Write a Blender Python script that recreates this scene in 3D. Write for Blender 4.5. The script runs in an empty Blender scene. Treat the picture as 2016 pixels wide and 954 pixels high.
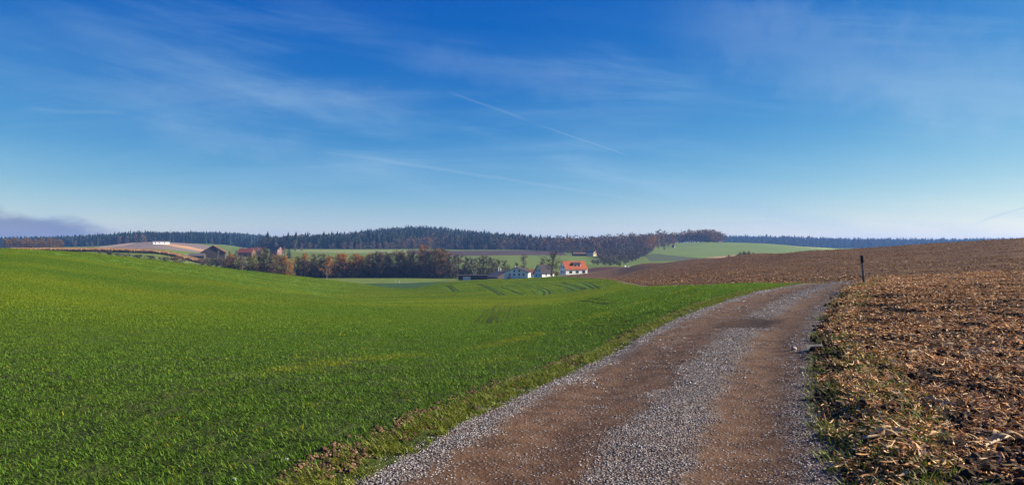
import bpy, math, random
import numpy as np
from mathutils import Vector

# ----------------------------------------------------------------------------- camera, sky, sun, exposure
scene = bpy.context.scene
COL = scene.collection
FPX, CX, HOR, EYE = 1494.0, 1008.0, 490.0, 1.65          # focal length and horizon in photograph pixels, eye height in metres
cam_d = bpy.data.cameras.new("camera")
cam_d.sensor_width = 36.0
cam_d.lens = FPX / 2016.0 * 36.0
cam_d.clip_start, cam_d.clip_end = 0.1, 60000.0
cam = bpy.data.objects.new("camera", cam_d)
COL.objects.link(cam)
cam.location = (0, 0, EYE)
cam.rotation_euler = (math.radians(90) + math.atan((HOR - 477.0) / FPX), 0, 0)
scene.camera = cam

SUN_AZ, SUN_EL = math.radians(84), math.radians(23)       # azimuth from the viewing direction (+Y) towards +X
SUN_DIR = Vector((math.sin(SUN_AZ) * math.cos(SUN_EL), math.cos(SUN_AZ) * math.cos(SUN_EL), math.sin(SUN_EL)))
sun_d = bpy.data.lights.new("sun", 'SUN')
sun_d.energy, sun_d.angle, sun_d.color = 5.0, math.radians(0.55), (1.0, 0.90, 0.76)
sun = bpy.data.objects.new("sun", sun_d)
COL.objects.link(sun)
sun.rotation_euler = (-SUN_DIR).to_track_quat('-Z', 'Y').to_euler()

world = bpy.data.worlds.new("World")
scene.world = world
world.use_nodes = True
VS = scene.view_settings
VS.view_transform, VS.look, VS.exposure, VS.gamma, VS.use_curve_mapping = 'Standard', 'None', 1.25, 1.0, False
SKY_STRENGTH = 0.10
SKY_GAIN = 10.0 / 2 ** VS.exposure
cy = scene.cycles
cy.max_bounces, cy.diffuse_bounces, cy.glossy_bounces = 6, 3, 2
cy.transmission_bounces, cy.volume_bounces, cy.transparent_max_bounces = 3, 0, 6
cy.use_denoising = True
try:
    cy.denoiser = 'OPENIMAGEDENOISE'
    cy.denoising_prefilter = 'NONE'
except Exception:
    pass


class NT:
    """small helper for node trees"""
    def __init__(self, tree):
        self.t, self.n, self.l = tree, tree.nodes, tree.links

    def new(self, typ, **kw):
        nd = self.n.new(typ)
        for k, v in kw.items():
            setattr(nd, k, v)
        return nd

    def put(self, sock, v):
        if isinstance(v, bpy.types.NodeSocket):
            self.l.new(v, sock)
        elif v is not None:
            if isinstance(v, (tuple, list)) and len(v) == 3 and sock.type == 'RGBA':
                v = (*v, 1.0)
            sock.default_value = v

    def math(self, op, a, b=None, c=None, clamp=False):
        nd = self.new('ShaderNodeMath', operation=op, use_clamp=clamp)
        for i, v in enumerate((a, b, c)):
            if v is not None:
                self.put(nd.inputs[i], v)
        return nd.outputs[0]

    def step(self, v, lo, hi, a=0.0, b=1.0):
        nd = self.new('ShaderNodeMapRange', interpolation_type='SMOOTHSTEP')
        for i, q in enumerate((v, lo, hi, a, b)):
            self.put(nd.inputs[i], q)
        return nd.outputs[0]

    def mix(self, f, a, b, blend='MIX'):
        nd = self.new('ShaderNodeMix', data_type='RGBA', blend_type=blend)
        self.put(nd.inputs[0], f)
        self.put(nd.inputs[6], a)
        self.put(nd.inputs[7], b)
        return nd.outputs[2]

    def noise(self, vec, scale, detail=3.0, rough=0.55, dist=0.0, color=False):
        nd = self.new('ShaderNodeTexNoise')
        if vec is not None:
            self.l.new(vec, nd.inputs['Vector'])
        nd.inputs['Scale'].default_value = scale
        nd.inputs['Detail'].default_value = detail
        nd.inputs['Roughness'].default_value = rough
        nd.inputs['Distortion'].default_value = dist
        return nd.outputs['Color' if color else 'Fac']

    def mapping(self, vec, scale=(1, 1, 1), rot=(0, 0, 0), loc=(0, 0, 0)):
        nd = self.new('ShaderNodeMapping')
        self.l.new(vec, nd.inputs['Vector'])
        nd.inputs['Scale'].default_value = scale
        nd.inputs['Rotation'].default_value = rot
        nd.inputs['Location'].default_value = loc
        return nd.outputs[0]

    def attr(self, name, typ='GEOMETRY'):
        nd = self.new('ShaderNodeAttribute', attribute_type=typ, attribute_name=name)
        return nd.outputs['Fac']

    def attrc(self, name):
        return self.new('ShaderNodeAttribute', attribute_name=name).outputs['Color']


def build_sky():
    w = NT(world.node_tree)
    w.n.clear()
    out = w.new('ShaderNodeOutputWorld')
    bg = w.new('ShaderNodeBackground')
    w.l.new(bg.outputs[0], out.inputs[0])
    sky = w.new('ShaderNodeTexSky', sky_type='NISHITA')
    sky.sun_disc = False
    sky.sun_elevation, sky.sun_rotation = SUN_EL, SUN_AZ
    sky.altitude, sky.air_density, sky.dust_density, sky.ozone_density = 450.0, 0.7, 0.1, 3.0
    # the camera's rendering of the sky: a contrast curve for each colour channel
    sc_ = w.new('ShaderNodeSeparateColor')
    w.l.new(sky.outputs[0], sc_.inputs[0])
    cc_ = w.new('ShaderNodeCombineColor')
    for i, (k, g, top) in enumerate(((0.0205, 2.62, 2.0), (0.0560, 1.56, 3.8), (0.280, 0.52, 9.0))):
        v = w.math('MULTIPLY', w.math('POWER', sc_.outputs[i], g), k)
        v = w.math('DIVIDE', v, w.math('ADD', 1.0, w.math('DIVIDE', v, top)))       # shoulder towards the brightest tone
        v = w.math('MAXIMUM', w.math('SUBTRACT', v, (0.016, 0.006, 0.0)[i]), 0.0005)
        w.l.new(w.math('MULTIPLY', v, SKY_GAIN), cc_.inputs[i])
    col = cc_.outputs[0]
    tc = w.new('ShaderNodeTexCoord').outputs['Generated']
    sp = w.new('ShaderNodeSeparateXYZ')
    w.l.new(tc, sp.inputs[0])
    X, Y, Z = sp.outputs
    zz = w.math('ADD', w.math('MAXIMUM', Z, 0.0), 0.16)
    pl = w.new('ShaderNodeCombineXYZ')
    w.l.new(w.math('DIVIDE', X, zz), pl.inputs[0])
    w.l.new(w.math('DIVIDE', Y, zz), pl.inputs[1])
    # thin cirrus veil on a layer high above: long soft streaks
    p1 = w.mapping(pl.outputs[0], (0.55, 1.75, 1), (0, 0, math.radians(-14)), (0.4, 1.3, 0))
    n1 = w.noise(p1, 1.15, 7, 0.56, 0.7)
    p2 = w.mapping(pl.outputs[0], (0.5, 2.6, 1), (0, 0, math.radians(-20)), (3.1, 0.2, 0))
    n2 = w.noise(p2, 1.3, 7, 0.62, 0.9)
    big = w.noise(w.mapping(pl.outputs[0], (1, 1, 1), loc=(5.2, 1.0, 0)), 0.42, 3)
    low = w.step(Z, 0.32, 0.10, 0.10, 1.0)
    veil = w.math('MULTIPLY', w.math('MULTIPLY', w.step(n1, 0.36, 0.72), w.step(big, 0.30, 0.60)), low)
    fine = w.math('MULTIPLY', w.math('MULTIPLY', w.step(n2, 0.42, 0.85), 0.55), low)
    cov = w.math('MULTIPLY', w.math('ADD', veil, fine), 0.30, clamp=True)
    az = w.math('ARCTAN2', X, Y)
    el = w.math('ARCTAN2', Z, w.math('SQRT', w.math('ADD', w.math('MULTIPLY', X, X), w.math('MULTIPLY', Y, Y))))
    ae = w.new('ShaderNodeCombineXYZ')
    w.l.new(az, ae.inputs[0]); w.l.new(el, ae.inputs[1])
    r1 = w.mapping(ae.outputs[0], (1, 1, 1), (0, 0, math.radians(9)))
    n3 = w.noise(w.mapping(r1, (1.5, 11.0, 1), loc=(1.7, 0.4, 0)), 1.5, 9, 0.62, 0.5)
    m3 = w.noise(w.mapping(r1, (1.6, 4.5, 1), loc=(4.1, 2.2, 0)), 1.6, 3)
    fib = w.math('MULTIPLY', w.step(n3, 0.40, 0.78), w.step(m3, 0.36, 0.62))
    cov = w.math('ADD', cov, w.math('MULTIPLY', fib, w.step(el, 0.36, 0.08, 0.14, 0.85)), clamp=True)
    cloud = w.mix(0.68, col, tuple(v * SKY_GAIN for v in (0.36, 0.58, 0.78)))
    col = w.mix(cov, col, cloud)
    # contrails, each along a straight line in the sky
    ys = w.math('MAXIMUM', Y, 0.02)
    a, b = w.math('DIVIDE', X, ys), w.math('DIVIDE', Z, ys)
    ahead = w.step(Y, 0.05, 0.3)
    wob = w.noise(tc, 30.0, 3)

    def trail(x0, y0, x1, y1, width, strength):
        A = np.array([(x0 - CX) / FPX, (HOR - y0) / FPX]); B = np.array([(x1 - CX) / FPX, (HOR - y1) / FPX])
        L = np.linalg.norm(B - A); d = (B - A) / L; n = np.array([-d[1], d[0]])
        s = w.math('ADD', w.math('MULTIPLY', a, float(d[0] / L)), w.math('ADD', w.math('MULTIPLY', b, float(d[1] / L)), float(-(A @ d) / L)))
        q = w.math('ADD', w.math('MULTIPLY', a, float(n[0])), w.math('ADD', w.math('MULTIPLY', b, float(n[1])), float(-(A @ n))))
        q = w.math('ADD', q, w.math('MULTIPLY', w.math('SUBTRACT', wob, 0.5), width * 1.2))
        m = w.step(w.math('ABSOLUTE', q), width, 0.0)
        win = w.math('MULTIPLY', w.step(s, 0.0, 0.25), w.step(s, 1.0, 0.8))
        return w.math('MULTIPLY', w.math('MULTIPLY', m, win), w.math('MULTIPLY', ahead, strength))
    tot = None
    for tr in ((1050, 242, 1252, 311, 0.0013, 0.22), (870, 176, 1050, 240, 0.0026, 0.12), (580, 288, 1420, 418, 0.0034, 0.17),
               (30, 214, 260, 224, 0.005, 0.09), (740, 100, 1250, 190, 0.030, 0.10), (260, 250, 640, 300, 0.030, 0.12), (1900, 445, 2080, 388, 0.0026, 0.35), (1250, 30, 2300, 220, 0.085, 0.16), (1500, 150, 2400, 280, 0.06, 0.14), (100, 175, 900, 205, 0.030, 0.10)):
        v = trail(*tr)
        tot = v if tot is None else w.math('ADD', tot, v)
    col = w.mix(w.math('MINIMUM', tot, 0.8), col, tuple(v * SKY_GAIN for v in (0.46, 0.62, 0.80)))
    # low bank of mauve cloud behind the far wood on the left
    cb = w.new('ShaderNodeCombineXYZ')
    w.l.new(az, cb.inputs[0]); w.l.new(w.math('MULTIPLY', el, 2.4), cb.inputs[1])
    nb = w.noise(cb.outputs[0], 16.0, 5, 0.55, 0.3)
    topl = w.math('ADD', 0.016, w.math('MULTIPLY', w.step(az, -0.42, -0.62), 0.032))
    hgt = w.math('ADD', topl, w.math('MULTIPLY', w.math('SUBTRACT', nb, 0.5), 0.05))
    bank = w.math('MULTIPLY', w.step(w.math('SUBTRACT', hgt, el), -0.006, 0.016), w.step(az, -0.36, -0.50))
    col = w.mix(w.math('MULTIPLY', bank, 0.75), col, tuple(v * SKY_GAIN for v in (0.155, 0.19, 0.37)))
    w.l.new(col, bg.inputs[0])
    bg.inputs[1].default_value = SKY_STRENGTH
    world.cycles.sampling_method = 'MANUAL'
    world.cycles.sample_map_resolution = 256


build_sky()

# ----------------------------------------------------------------------------- general helpers
rng = np.random.default_rng(7)
random.seed(7)


def sstep(a, b, x):
    t = np.clip((np.asarray(x, float) - a) / (b - a), 0, 1)
    return t * t * (3 - 2 * t)


def vnoise(x, y, s=0):
    x = np.asarray(x, float); y = np.asarray(y, float)
    xi, yi = np.floor(x).astype(np.int64), np.floor(y).astype(np.int64)
    xf, yf = x - xi, y - yi
    xf, yf = xf * xf * (3 - 2 * xf), yf * yf * (3 - 2 * yf)

    def hsh(i, j):
        h = (i * 374761393 + j * 668265263 + s * 362437) & 0x7fffffff
        h = ((h ^ (h >> 13)) * 1274126177) & 0x7fffffff
        return ((h ^ (h >> 16)) & 0xffff) / 65535.0
    return (hsh(xi, yi) * (1 - xf) + hsh(xi + 1, yi) * xf) * (1 - yf) + (hsh(xi, yi + 1) * (1 - xf) + hsh(xi + 1, yi + 1) * xf) * yf


def fbm(x, y, s=0, o=3):
    r, a = 0, 0.5
    for k in range(o):
        r = r + a * (vnoise(x * 2 ** k, y * 2 ** k, s + k * 11) - 0.5)
        a *= 0.5
    return r


def pchip(x, y, q):
    x = np.asarray(x, float); y = np.asarray(y, float)
    h = np.diff(x); d = np.diff(y) / h
    m = np.zeros_like(y)
    if len(x) > 2:
        w1, w2 = 2 * h[1:] + h[:-1], h[1:] + 2 * h[:-1]
        ok = d[1:] * d[:-1] > 0
        mm = np.zeros(len(d) - 1)
        mm[ok] = (w1[ok] + w2[ok]) / (w1[ok] / d[:-1][ok] + w2[ok] / d[1:][ok])
        m[1:-1] = mm
    m[0], m[-1] = d[0], d[-1]
    q = np.clip(q, x[0], x[-1])
    i = np.clip(np.searchsorted(x, q) - 1, 0, len(x) - 2)
    t = (q - x[i]) / h[i]
    return (y[i] * (1 + 2 * t) * (1 - t) ** 2 + m[i] * h[i] * t * (1 - t) ** 2 + y[i + 1] * t * t * (3 - 2 * t) + m[i + 1] * h[i] * t * t * (t - 1))


def make_mesh(name, V, faces, smooth=False, attrs=None, mats=None, midx=None):
    """mesh from numpy verts and a (n,k) face array or a list of such arrays"""
    me = bpy.data.meshes.new(name)
    V = np.asarray(V, np.float32)
    F = faces if isinstance(faces, list) else [faces]
    F = [np.asarray(f, np.int32) for f in F if len(f)]
    me.vertices.add(len(V))
    me.vertices.foreach_set("co", V.ravel())
    nl = sum(f.size for f in F); nf = sum(len(f) for f in F)
    me.loops.add(nl); me.polygons.add(nf)
    if nf:
        me.loops.foreach_set("vertex_index", np.concatenate([f.ravel() for f in F]))
        tot = np.concatenate([np.full(len(f), f.shape[1], np.int32) for f in F])
        st = np.concatenate([[0], np.cumsum(tot)[:-1]]).astype(np.int32)
        me.polygons.foreach_set("loop_start", st)
        me.polygons.foreach_set("use_smooth", np.full(nf, smooth))
        if midx is not None:
            me.polygons.foreach_set("material_index", np.asarray(midx, np.int32))
    for k, v in (attrs or {}).items():
        v = np.asarray(v, np.float32)
        if v.ndim == 1:
            me.attributes.new(k, 'FLOAT', 'POINT').data.foreach_set("value", v)
        else:
            v4 = np.ones((len(v), 4), np.float32); v4[:, :3] = v
            me.attributes.new(k, 'FLOAT_COLOR', 'POINT').data.foreach_set("color", v4.ravel())
    for m in (mats or []):
        me.materials.append(m)
    me.update(calc_edges=True)
    me.validate()
    return me


def link(name, me, parent=None, **props):
    o = bpy.data.objects.new(name, me)
    COL.objects.link(o)
    if parent is not None:
        o.parent = parent
    for k, v in props.items():
        o[k] = v
    return o


def thing(name, label, cat, loc, rz=0.0, group=None):
    o = bpy.data.objects.new(name, None)
    COL.objects.link(o)
    o.location = loc; o.rotation_euler = (0, 0, rz)
    o.empty_display_size = 0.3
    o["label"], o["category"] = label, cat
    if group:
        o["group"] = group
    return o


class MB:
    """collects simple solids into one mesh"""
    def __init__(self):
        self.v, self.f4, self.f3 = [], [], []

    def poly(self, pts):
        i = len(self.v)
        self.v += [tuple(p) for p in pts]
        (self.f4 if len(pts) == 4 else self.f3).append(tuple(range(i, i + len(pts))))
        return self

    def hexa(self, a):
        i = len(self.v)
        self.v += [tuple(p) for p in a]
        for q in ((0, 3, 2, 1), (4, 5, 6, 7), (0, 1, 5, 4), (1, 2, 6, 5), (2, 3, 7, 6), (3, 0, 4, 7)):
            self.f4.append(tuple(i + k for k in q))
        return self

    def box(self, x0, x1, y0, y1, z0, z1):
        return self.hexa([(x0, y0, z0), (x1, y0, z0), (x1, y1, z0), (x0, y1, z0), (x0, y0, z1), (x1, y0, z1), (x1, y1, z1), (x0, y1, z1)])

    def gable(self, L, W, z0, ze, zr):
        """house body: ridge along x"""
        i = len(self.v)
        for x in (-L / 2, L / 2):
            self.v += [(x, -W / 2, z0), (x, W / 2, z0), (x, W / 2, ze), (x, 0, zr), (x, -W / 2, ze)]
        self.f4 += [(i, i + 4, i + 9, i + 5), (i + 1, i + 6, i + 7, i + 2), (i + 4, i + 3, i + 8, i + 9), (i + 3, i + 2, i + 7, i + 8), (i, i + 5, i + 6, i + 1)]
        self.f4 += [(i, i + 1, i + 2, i + 4), (i + 5, i + 9, i + 7, i + 6)]
        self.f3 += [(i + 4, i + 2, i + 3), (i + 9, i + 8, i + 7)]
        return self

    def tube(self, p0, p1, r0, r1, n=6):
        p0, p1 = np.array(p0, float), np.array(p1, float)
        d = p1 - p0; d /= np.linalg.norm(d)
        u = np.cross(d, (0, 0, 1) if abs(d[2]) < 0.9 else (1, 0, 0)); u /= np.linalg.norm(u); w = np.cross(d, u)
        i = len(self.v)
        for p, r in ((p0, r0), (p1, r1)):
            for k in range(n):
                a = 2 * math.pi * k / n
                self.v.append(tuple(p + r * (u * math.cos(a) + w * math.sin(a))))
        for k in range(n):
            self.f4.append((i + k, i + (k + 1) % n, i + n + (k + 1) % n, i + n + k))
        return self

    def mesh(self, name, mat, smooth=False):
        F = []
        if self.f4:
            F.append(np.array(self.f4))
        if self.f3:
            F.append(np.array(self.f3))
        return make_mesh(name, self.v, F, smooth, None, [mat])


def mat_new(name, rough=0.9, spec=0.2):
    m = bpy.data.materials.new(name)
    m.use_nodes = True
    t = NT(m.node_tree)
    b = m.node_tree.nodes["Principled BSDF"]
    b.inputs["Roughness"].default_value = rough
    b.inputs["Specular IOR Level"].default_value = spec
    return m, t, b


def mat_plain(name, c, var=0.15, scale=3.0, rough=0.85, bump=0.0, spec=0.25, metal=0.0):
    """weathered plain material: base colour with mottling"""
    m, t, b = mat_new(name, rough, spec)
    tc = t.new('ShaderNodeTexCoord').outputs['Object']
    n = t.noise(tc, scale, 4, 0.6)
    dk = tuple(x * (1 - var) for x in c); lt = tuple(min(1, x * (1 + var)) for x in c)
    t.put(b.inputs["Base Color"], t.mix(t.step(n, 0.3, 0.7), dk, lt))
    b.inputs["Metallic"].default_value = metal
    if bump:
        bp = t.new('ShaderNodeBump'); bp.inputs['Strength'].default_value = bump
        t.l.new(n, bp.inputs['Height']); t.l.new(bp.outputs[0], b.inputs['Normal'])
    return m


# ----------------------------------------------------------------------------- the lie of the land
def DD(y):
    """survey distance -> metres (the far land is 1.5 times as far as first paced)"""
    y = np.asarray(y, float)
    return y * (1 + 0.5 * sstep(60, 250, y))


def U(x):
    return (x - CX) / FPX


def py(Y, y):     # height of a point at survey distance Y seen at image row y
    D = float(DD(Y))
    return (D, EYE + (HOR - y) / FPX * D)


def pz(Y, z):     # height given for survey distance Y
    D = float(DD(Y))
    return (D, EYE + (z - EYE) * D / Y)


def prof(near, *pts):
    """near: (Y,z) list, then (Y, 'y'|'z', value)"""
    out = [(0.0, 0.0)] + [(float(DD(a)), b) for a, b in near]
    for Y, k, v in pts:
        out.append(py(Y, v) if k == 'y' else pz(Y, v))
    return out


y, z = 'y', 'z'
TAB = {
    -700: prof([(6, 0), (20, -.3), (60, .4)], (110, z, 2.4), (150, z, 2.8), (220, z, .5), (320, z, -4), (420, z, -5), (520, y, 494), (650, y, 489), (1000, z, 2), (1500, z, 5), (2000, z, 10), (2600, z, 8), (6500, z, 5)),
    0: prof([(6, 0), (20, -.35), (60, -.1)], (100, z, .9), (130, y, 488.5), (180, z, .5), (260, z, -4), (400, z, -5), (520, y, 494), (650, y, 489), (900, z, 2), (1500, z, 4.7), (2000, z, 8), (2600, z, 8), (6500, z, 5)),
    160: prof([(6, 0), (20, -.45), (60, -.9)], (100, z, -.4), (140, y, 497), (190, z, -1), (260, z, -5), (400, z, -6), (520, y, 494.5), (600, y, 490), (800, y, 488), (1300, z, 6), (2000, z, 13), (2600, z, 8), (6500, z, 5)),
    300: prof([(6, 0), (20, -.55), (60, -1.6)], (110, z, -1.7), (155, y, 512), (200, z, -2.5), (270, z, -7), (400, z, -8), (520, y, 497), (600, y, 492), (700, y, 488.5), (1000, y, 476), (1300, z, 12), (2000, z, 22), (2600, z, 10), (6500, z, 5)),
    430: prof([(6, 0), (20, -.6), (60, -2)], (120, z, -3), (170, y, 527), (230, z, -6), (300, z, -10), (480, z, -10), (600, y, 508), (750, y, 496), (1000, z, 6), (1400, z, 11), (2000, z, 25), (2600, z, 10), (6500, z, 5)),
    510: prof([(6, 0), (20, -.65), (60, -2.3)], (120, z, -4.2), (180, y, 536), (240, z, -7), (320, z, -11), (420, z, -12), (600, y, 512), (800, y, 494), (950, z, 1.5), (1350, z, 2), (2000, z, 20), (2600, z, 10), (6500, z, 5)),
    600: prof([(6, 0), (20, -.7), (60, -2.6)], (120, z, -5.3), (190, y, 545.5), (240, z, -8), (320, z, -12), (400, y, 546), (500, z, -12), (650, y, 504), (850, y, 492), (950, z, 2), (1350, z, 6), (1700, z, 8), (2600, z, 8), (6500, z, 5)),
    700: prof([(6, 0), (20, -.75), (60, -2.9)], (120, z, -6), (200, y, 557.5), (250, z, -10), (310, y, 558), (400, y, 547), (420, y, 546), (480, z, -13), (650, y, 506), (850, y, 492.5), (950, z, 2), (1350, z, 13.5), (1800, z, 8), (2600, z, 8), (6500, z, 5)),
    800: prof([(6, 0), (20, -.8), (60, -3)], (110, z, -5.6), (180, y, 568), (225, z, -10.4), (250, y, 566.5), (310, y, 557), (400, y, 547), (420, y, 546), (500, z, -12.5), (650, y, 507), (850, y, 493), (950, z, 2), (1350, z, 22.5), (1800, z, 8), (2600, z, 8), (6500, z, 5)),
    900: prof([(6, 0), (20, -.8), (60, -3)], (110, y, 585), (130, y, 575), (150, y, 564), (170, y, 555.5), (182, y, 553.5), (230, z, -9.5), (300, z, -11.6), (340, y, 551.5), (420, y, 546), (500, z, -12.5), (700, y, 505), (900, y, 493), (1000, z, 3), (1350, z, 19.5), (1800, z, 8), (2600, z, 8), (6500, z, 5)),
    1000: prof([(6, 0), (20, -.75), (60, -2.95)], (110, y, 584), (130, y, 571), (150, y, 558.5), (167, y, 551), (180, y, 549.3), (225, z, -8.6), (300, z, -11.0), (330, y, 549), (420, z, -13), (560, y, 517), (700, y, 503), (900, y, 492), (1000, z, 2), (1350, z, 8), (1800, z, 8), (2600, z, 8), (6500, z, 5)),
    1100: prof([(6, 0), (20, -.6), (60, -2.7)], (110, y, 581), (130, y, 567), (150, y, 554.5), (170, y, 546.8), (185, y, 545), (230, z, -7.6), (300, y, 543.5), (340, y, 541), (420, z, -11.5), (560, y, 518), (700, y, 503.5), (900, y, 493), (1200, z, 2), (1500, z, 1), (2600, z, 4), (6500, z, 5)),
    1200: prof([(6, 0), (20, -.4), (50, -1.5)], (90, y, 574), (115, y, 563), (140, y, 554.5), (172, y, 549.5), (240, y, 544), (300, y, 538), (345, y, 532.5), (420, y, 525.5), (560, y, 519), (700, y, 505), (820, y, 494), (1000, z, 4), (1300, z, 3), (2600, z, 4), (6500, z, 5)),
    1280: prof([(6, 0), (17, -.1), (30, -.5), (50, -1.16)], (75, y, 563), (120, y, 551), (180, y, 537), (260, y, 523), (330, y, 517), (400, z, -9), (560, y, 514), (700, y, 503), (850, y, 489), (1000, z, 8), (1300, z, 5), (2600, z, 4), (6500, z, 5)),
    1400: prof([(6, 0), (20, 0), (34, -.15), (50, -.76)], (80, y, 547), (140, y, 526), (200, y, 513), (250, y, 507.5), (320, z, -4), (400, z, -7), (500, z, -7), (650, y, 506), (800, y, 491), (1000, y, 476.5), (1100, z, 9), (1500, z, 5), (2000, z, 18), (2600, z, 6), (6500, z, 5)),
    1500: prof([(6, 0), (20, 0), (27, 0), (45, -.46)], (80, y, 541), (130, y, 516), (170, y, 503), (195, y, 498.5), (250, z, -1.2), (350, z, -6), (600, z, -5), (750, y, 496), (1000, y, 479), (1150, z, 7), (1600, z, 4), (2000, z, 18), (2600, z, 6), (6500, z, 5)),
    1590: prof([(6, .02), (20, .05), (38, -.1), (46, -.6), (56, -.72)], (80, y, 536), (120, y, 508), (145, y, 494.5), (200, z, 0), (350, z, -6), (700, z, -3), (1000, y, 486), (1200, z, 5), (1600, z, 3), (2000, z, 15), (2600, z, 6), (6500, z, 5)),
    1700: prof([(6, .03), (10, .06), (20, .1), (33, .15), (38, .06), (44, -.5), (52, -.55), (62, -.42)], (85, y, 524), (120, y, 498), (140, y, 489), (200, z, 0), (350, z, -6), (800, z, -3), (1300, z, 2), (1600, z, 3), (2000, z, 10), (2600, z, 6), (6500, z, 5)),
    1850: prof([(6, .05), (10, .1), (20, .2), (36, .25), (44, -.6), (54, -.6), (66, -.1)], (90, y, 508), (120, y, 486), (140, y, 478.5), (200, z, 1), (350, z, -5), (1300, z, 2), (1600, z, 3), (2000, z, 10), (2600, z, 6), (6500, z, 5)),
    2016: prof([(6, .06), (10, .12), (20, .3), (36, .4), (45, -.4), (56, -.1), (70, .48)], (100, y, 484), (130, y, 469), (200, z, 2), (350, z, -4), (1300, z, 2), (1600, z, 3), (2000, z, 11), (2600, z, 6), (6500, z, 5)),
    2700: prof([(6, .08), (10, .15), (20, .4), (36, .6), (45, .1), (56, .5), (70, 1.1)], (100, z, 3), (130, z, 4.8), (200, z, 3), (350, z, -3), (1300, z, 2), (1600, z, 3), (2000, z, 9), (2600, z, 6), (6500, z, 5)),
}
COLX = sorted(TAB)
COLU = np.array([U(x) for x in COLX])
YS = np.concatenate([np.geomspace(2.2, 60, 235)[:-1], np.geomspace(60, 420, 150)[:-1], np.geomspace(420, 7000, 115)])
US = np.concatenate([-np.geomspace(0.78, 2.2, 18)[::-1], np.linspace(-0.76, 0.76, 460), np.geomspace(0.78, 2.2, 18)])
NY, NU = len(YS), len(US)
Hc = np.array([pchip([p[0] for p in TAB[x]], [p[1] for p in TAB[x]], YS) for x in COLX])           # columns x rows
HG = np.array([pchip(COLU, Hc[:, j], US) for j in range(NY)])                                      # rows x cols
# smooth a little along and across so that no survey point shows as a kink
for _ in range(2):
    HG[:, 1:-1] = 0.25 * HG[:, :-2] + 0.5 * HG[:, 1:-1] + 0.25 * HG[:, 2:]
GX = YS[:, None] * US[None, :]
GY = np.repeat(YS[:, None], NU, 1)


def catmull(P, n=12):
    P = [np.array(p, float) for p in P]
    P = [2 * P[0] - P[1]] + P + [2 * P[-1] - P[-2]]
    out = []
    for i in range(1, len(P) - 2):
        for t in np.linspace(0, 1, n, endpoint=False):
            a, b, c, d = P[i - 1], P[i], P[i + 1], P[i + 2]
            out.append(0.5 * ((2 * b) + (c - a) * t + (2 * a - 5 * b + 4 * c - d) * t * t + (3 * b - a - 3 * c + d) * t ** 3))
    out.append(P[-2])
    return np.array(out)


def near_line(X, Y, L):
    """distance, signed side (+ = right of the walking direction) and running length along a polyline"""
    sh = X.shape
    X, Y = X.ravel(), Y.ravel()
    best = np.full(X.shape, 1e18); side = np.zeros(X.shape); run = np.zeros(X.shape)
    acc = 0.0
    for a, b in zip(L[:-1], L[1:]):
        d = b - a; l = math.hypot(*d)
        if l < 1e-9:
            continue
        d = d / l
        s = np.clip((X - a[0]) * d[0] + (Y - a[1]) * d[1], 0, l)
        dx, dy = X - a[0] - s * d[0], Y - a[1] - s * d[1]
        q = dx * dx + dy * dy
        m = q < best
        best = np.where(m, q, best)
        side = np.where(m, dx * d[1] - dy * d[0], side)
        run = np.where(m, acc + s, run)
        acc += l
    dist = np.sqrt(best)
    return dist.reshape(sh), np.where(side >= 0, 1, -1).reshape(sh), run.reshape(sh)


ROAD = catmull([(-9, -26), (-5.2, -12), (-2.6, -4), (-0.75, 1.5), (.6, 5.31), (1.62, 8.27), (3.07, 12), (5.02, 16.7), (7.6, 22.2), (10.45, 27.9), (13.2, 33), (16.4, 38.4), (21, 43.5), (29, 47.5), (42, 50), (70, 53), (140, 60), (420, 95)], 10)
HW = 1.62


def road_t(X, Y):
    """lateral position across the track in metres (negative left), and the distance along it"""
    d, s, r = near_line(X, Y, ROAD)
    return d * s, r


POT = (U(1476) * 17.1, 17.1)
m70 = YS < 110
RT = np.full(GX.shape, -999.0); RS = np.zeros(GX.shape)
RT[m70], RS[m70] = road_t(GX[m70], GY[m70])


def micro(X, Y, t):
    """small relief near the walker: field lip, ruts, lumps, a pothole"""
    k = 1 - sstep(45, 90, Y)
    lip = 0.13 * sstep(HW - .02, HW + .55, t) + 0.03 * sstep(HW + .5, HW + 2.5, t)
    lump = sstep(HW - .1, HW + .3, t) * (0.12 * fbm(X * 1.6, Y * 1.6, 3, 3) + 0.07 * fbm(X * 6, Y * 6, 9, 2))
    left = 0.05 * sstep(-HW - .05, -HW - .6, t) + sstep(-HW, -HW - .6, t) * 0.07 * fbm(X * 1.5, Y * 1.5, 5, 3)
    on = 1 - sstep(HW - .3, HW, np.abs(t))
    rut = on * (-0.035 * np.exp(-((t + .72) / .36) ** 2) - 0.03 * np.exp(-((t - .95) / .34) ** 2) + 0.035 * fbm(X * 1.2, Y * 1.2, 21, 3) + 0.012 * fbm(X * 8, Y * 8, 2, 2))
    ca, sa = math.cos(.50), math.sin(.50)
    px, pyy = (X - POT[0]) * ca - (Y - POT[1]) * sa, (X - POT[0]) * sa + (Y - POT[1]) * ca
    pot = -0.08 * np.exp(-((px / .42) ** 2 + (pyy / 1.1) ** 2) ** 1.5)
    return k * (lip + lump + left + rut + pot)


HG[m70] += micro(GX[m70], GY[m70], RT[m70])
far_k = sstep(60, 150, GY)
HG += far_k * 0.9 * fbm(GX / 60, GY / 60, 40, 3) * sstep(250, 900, GY)


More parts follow.
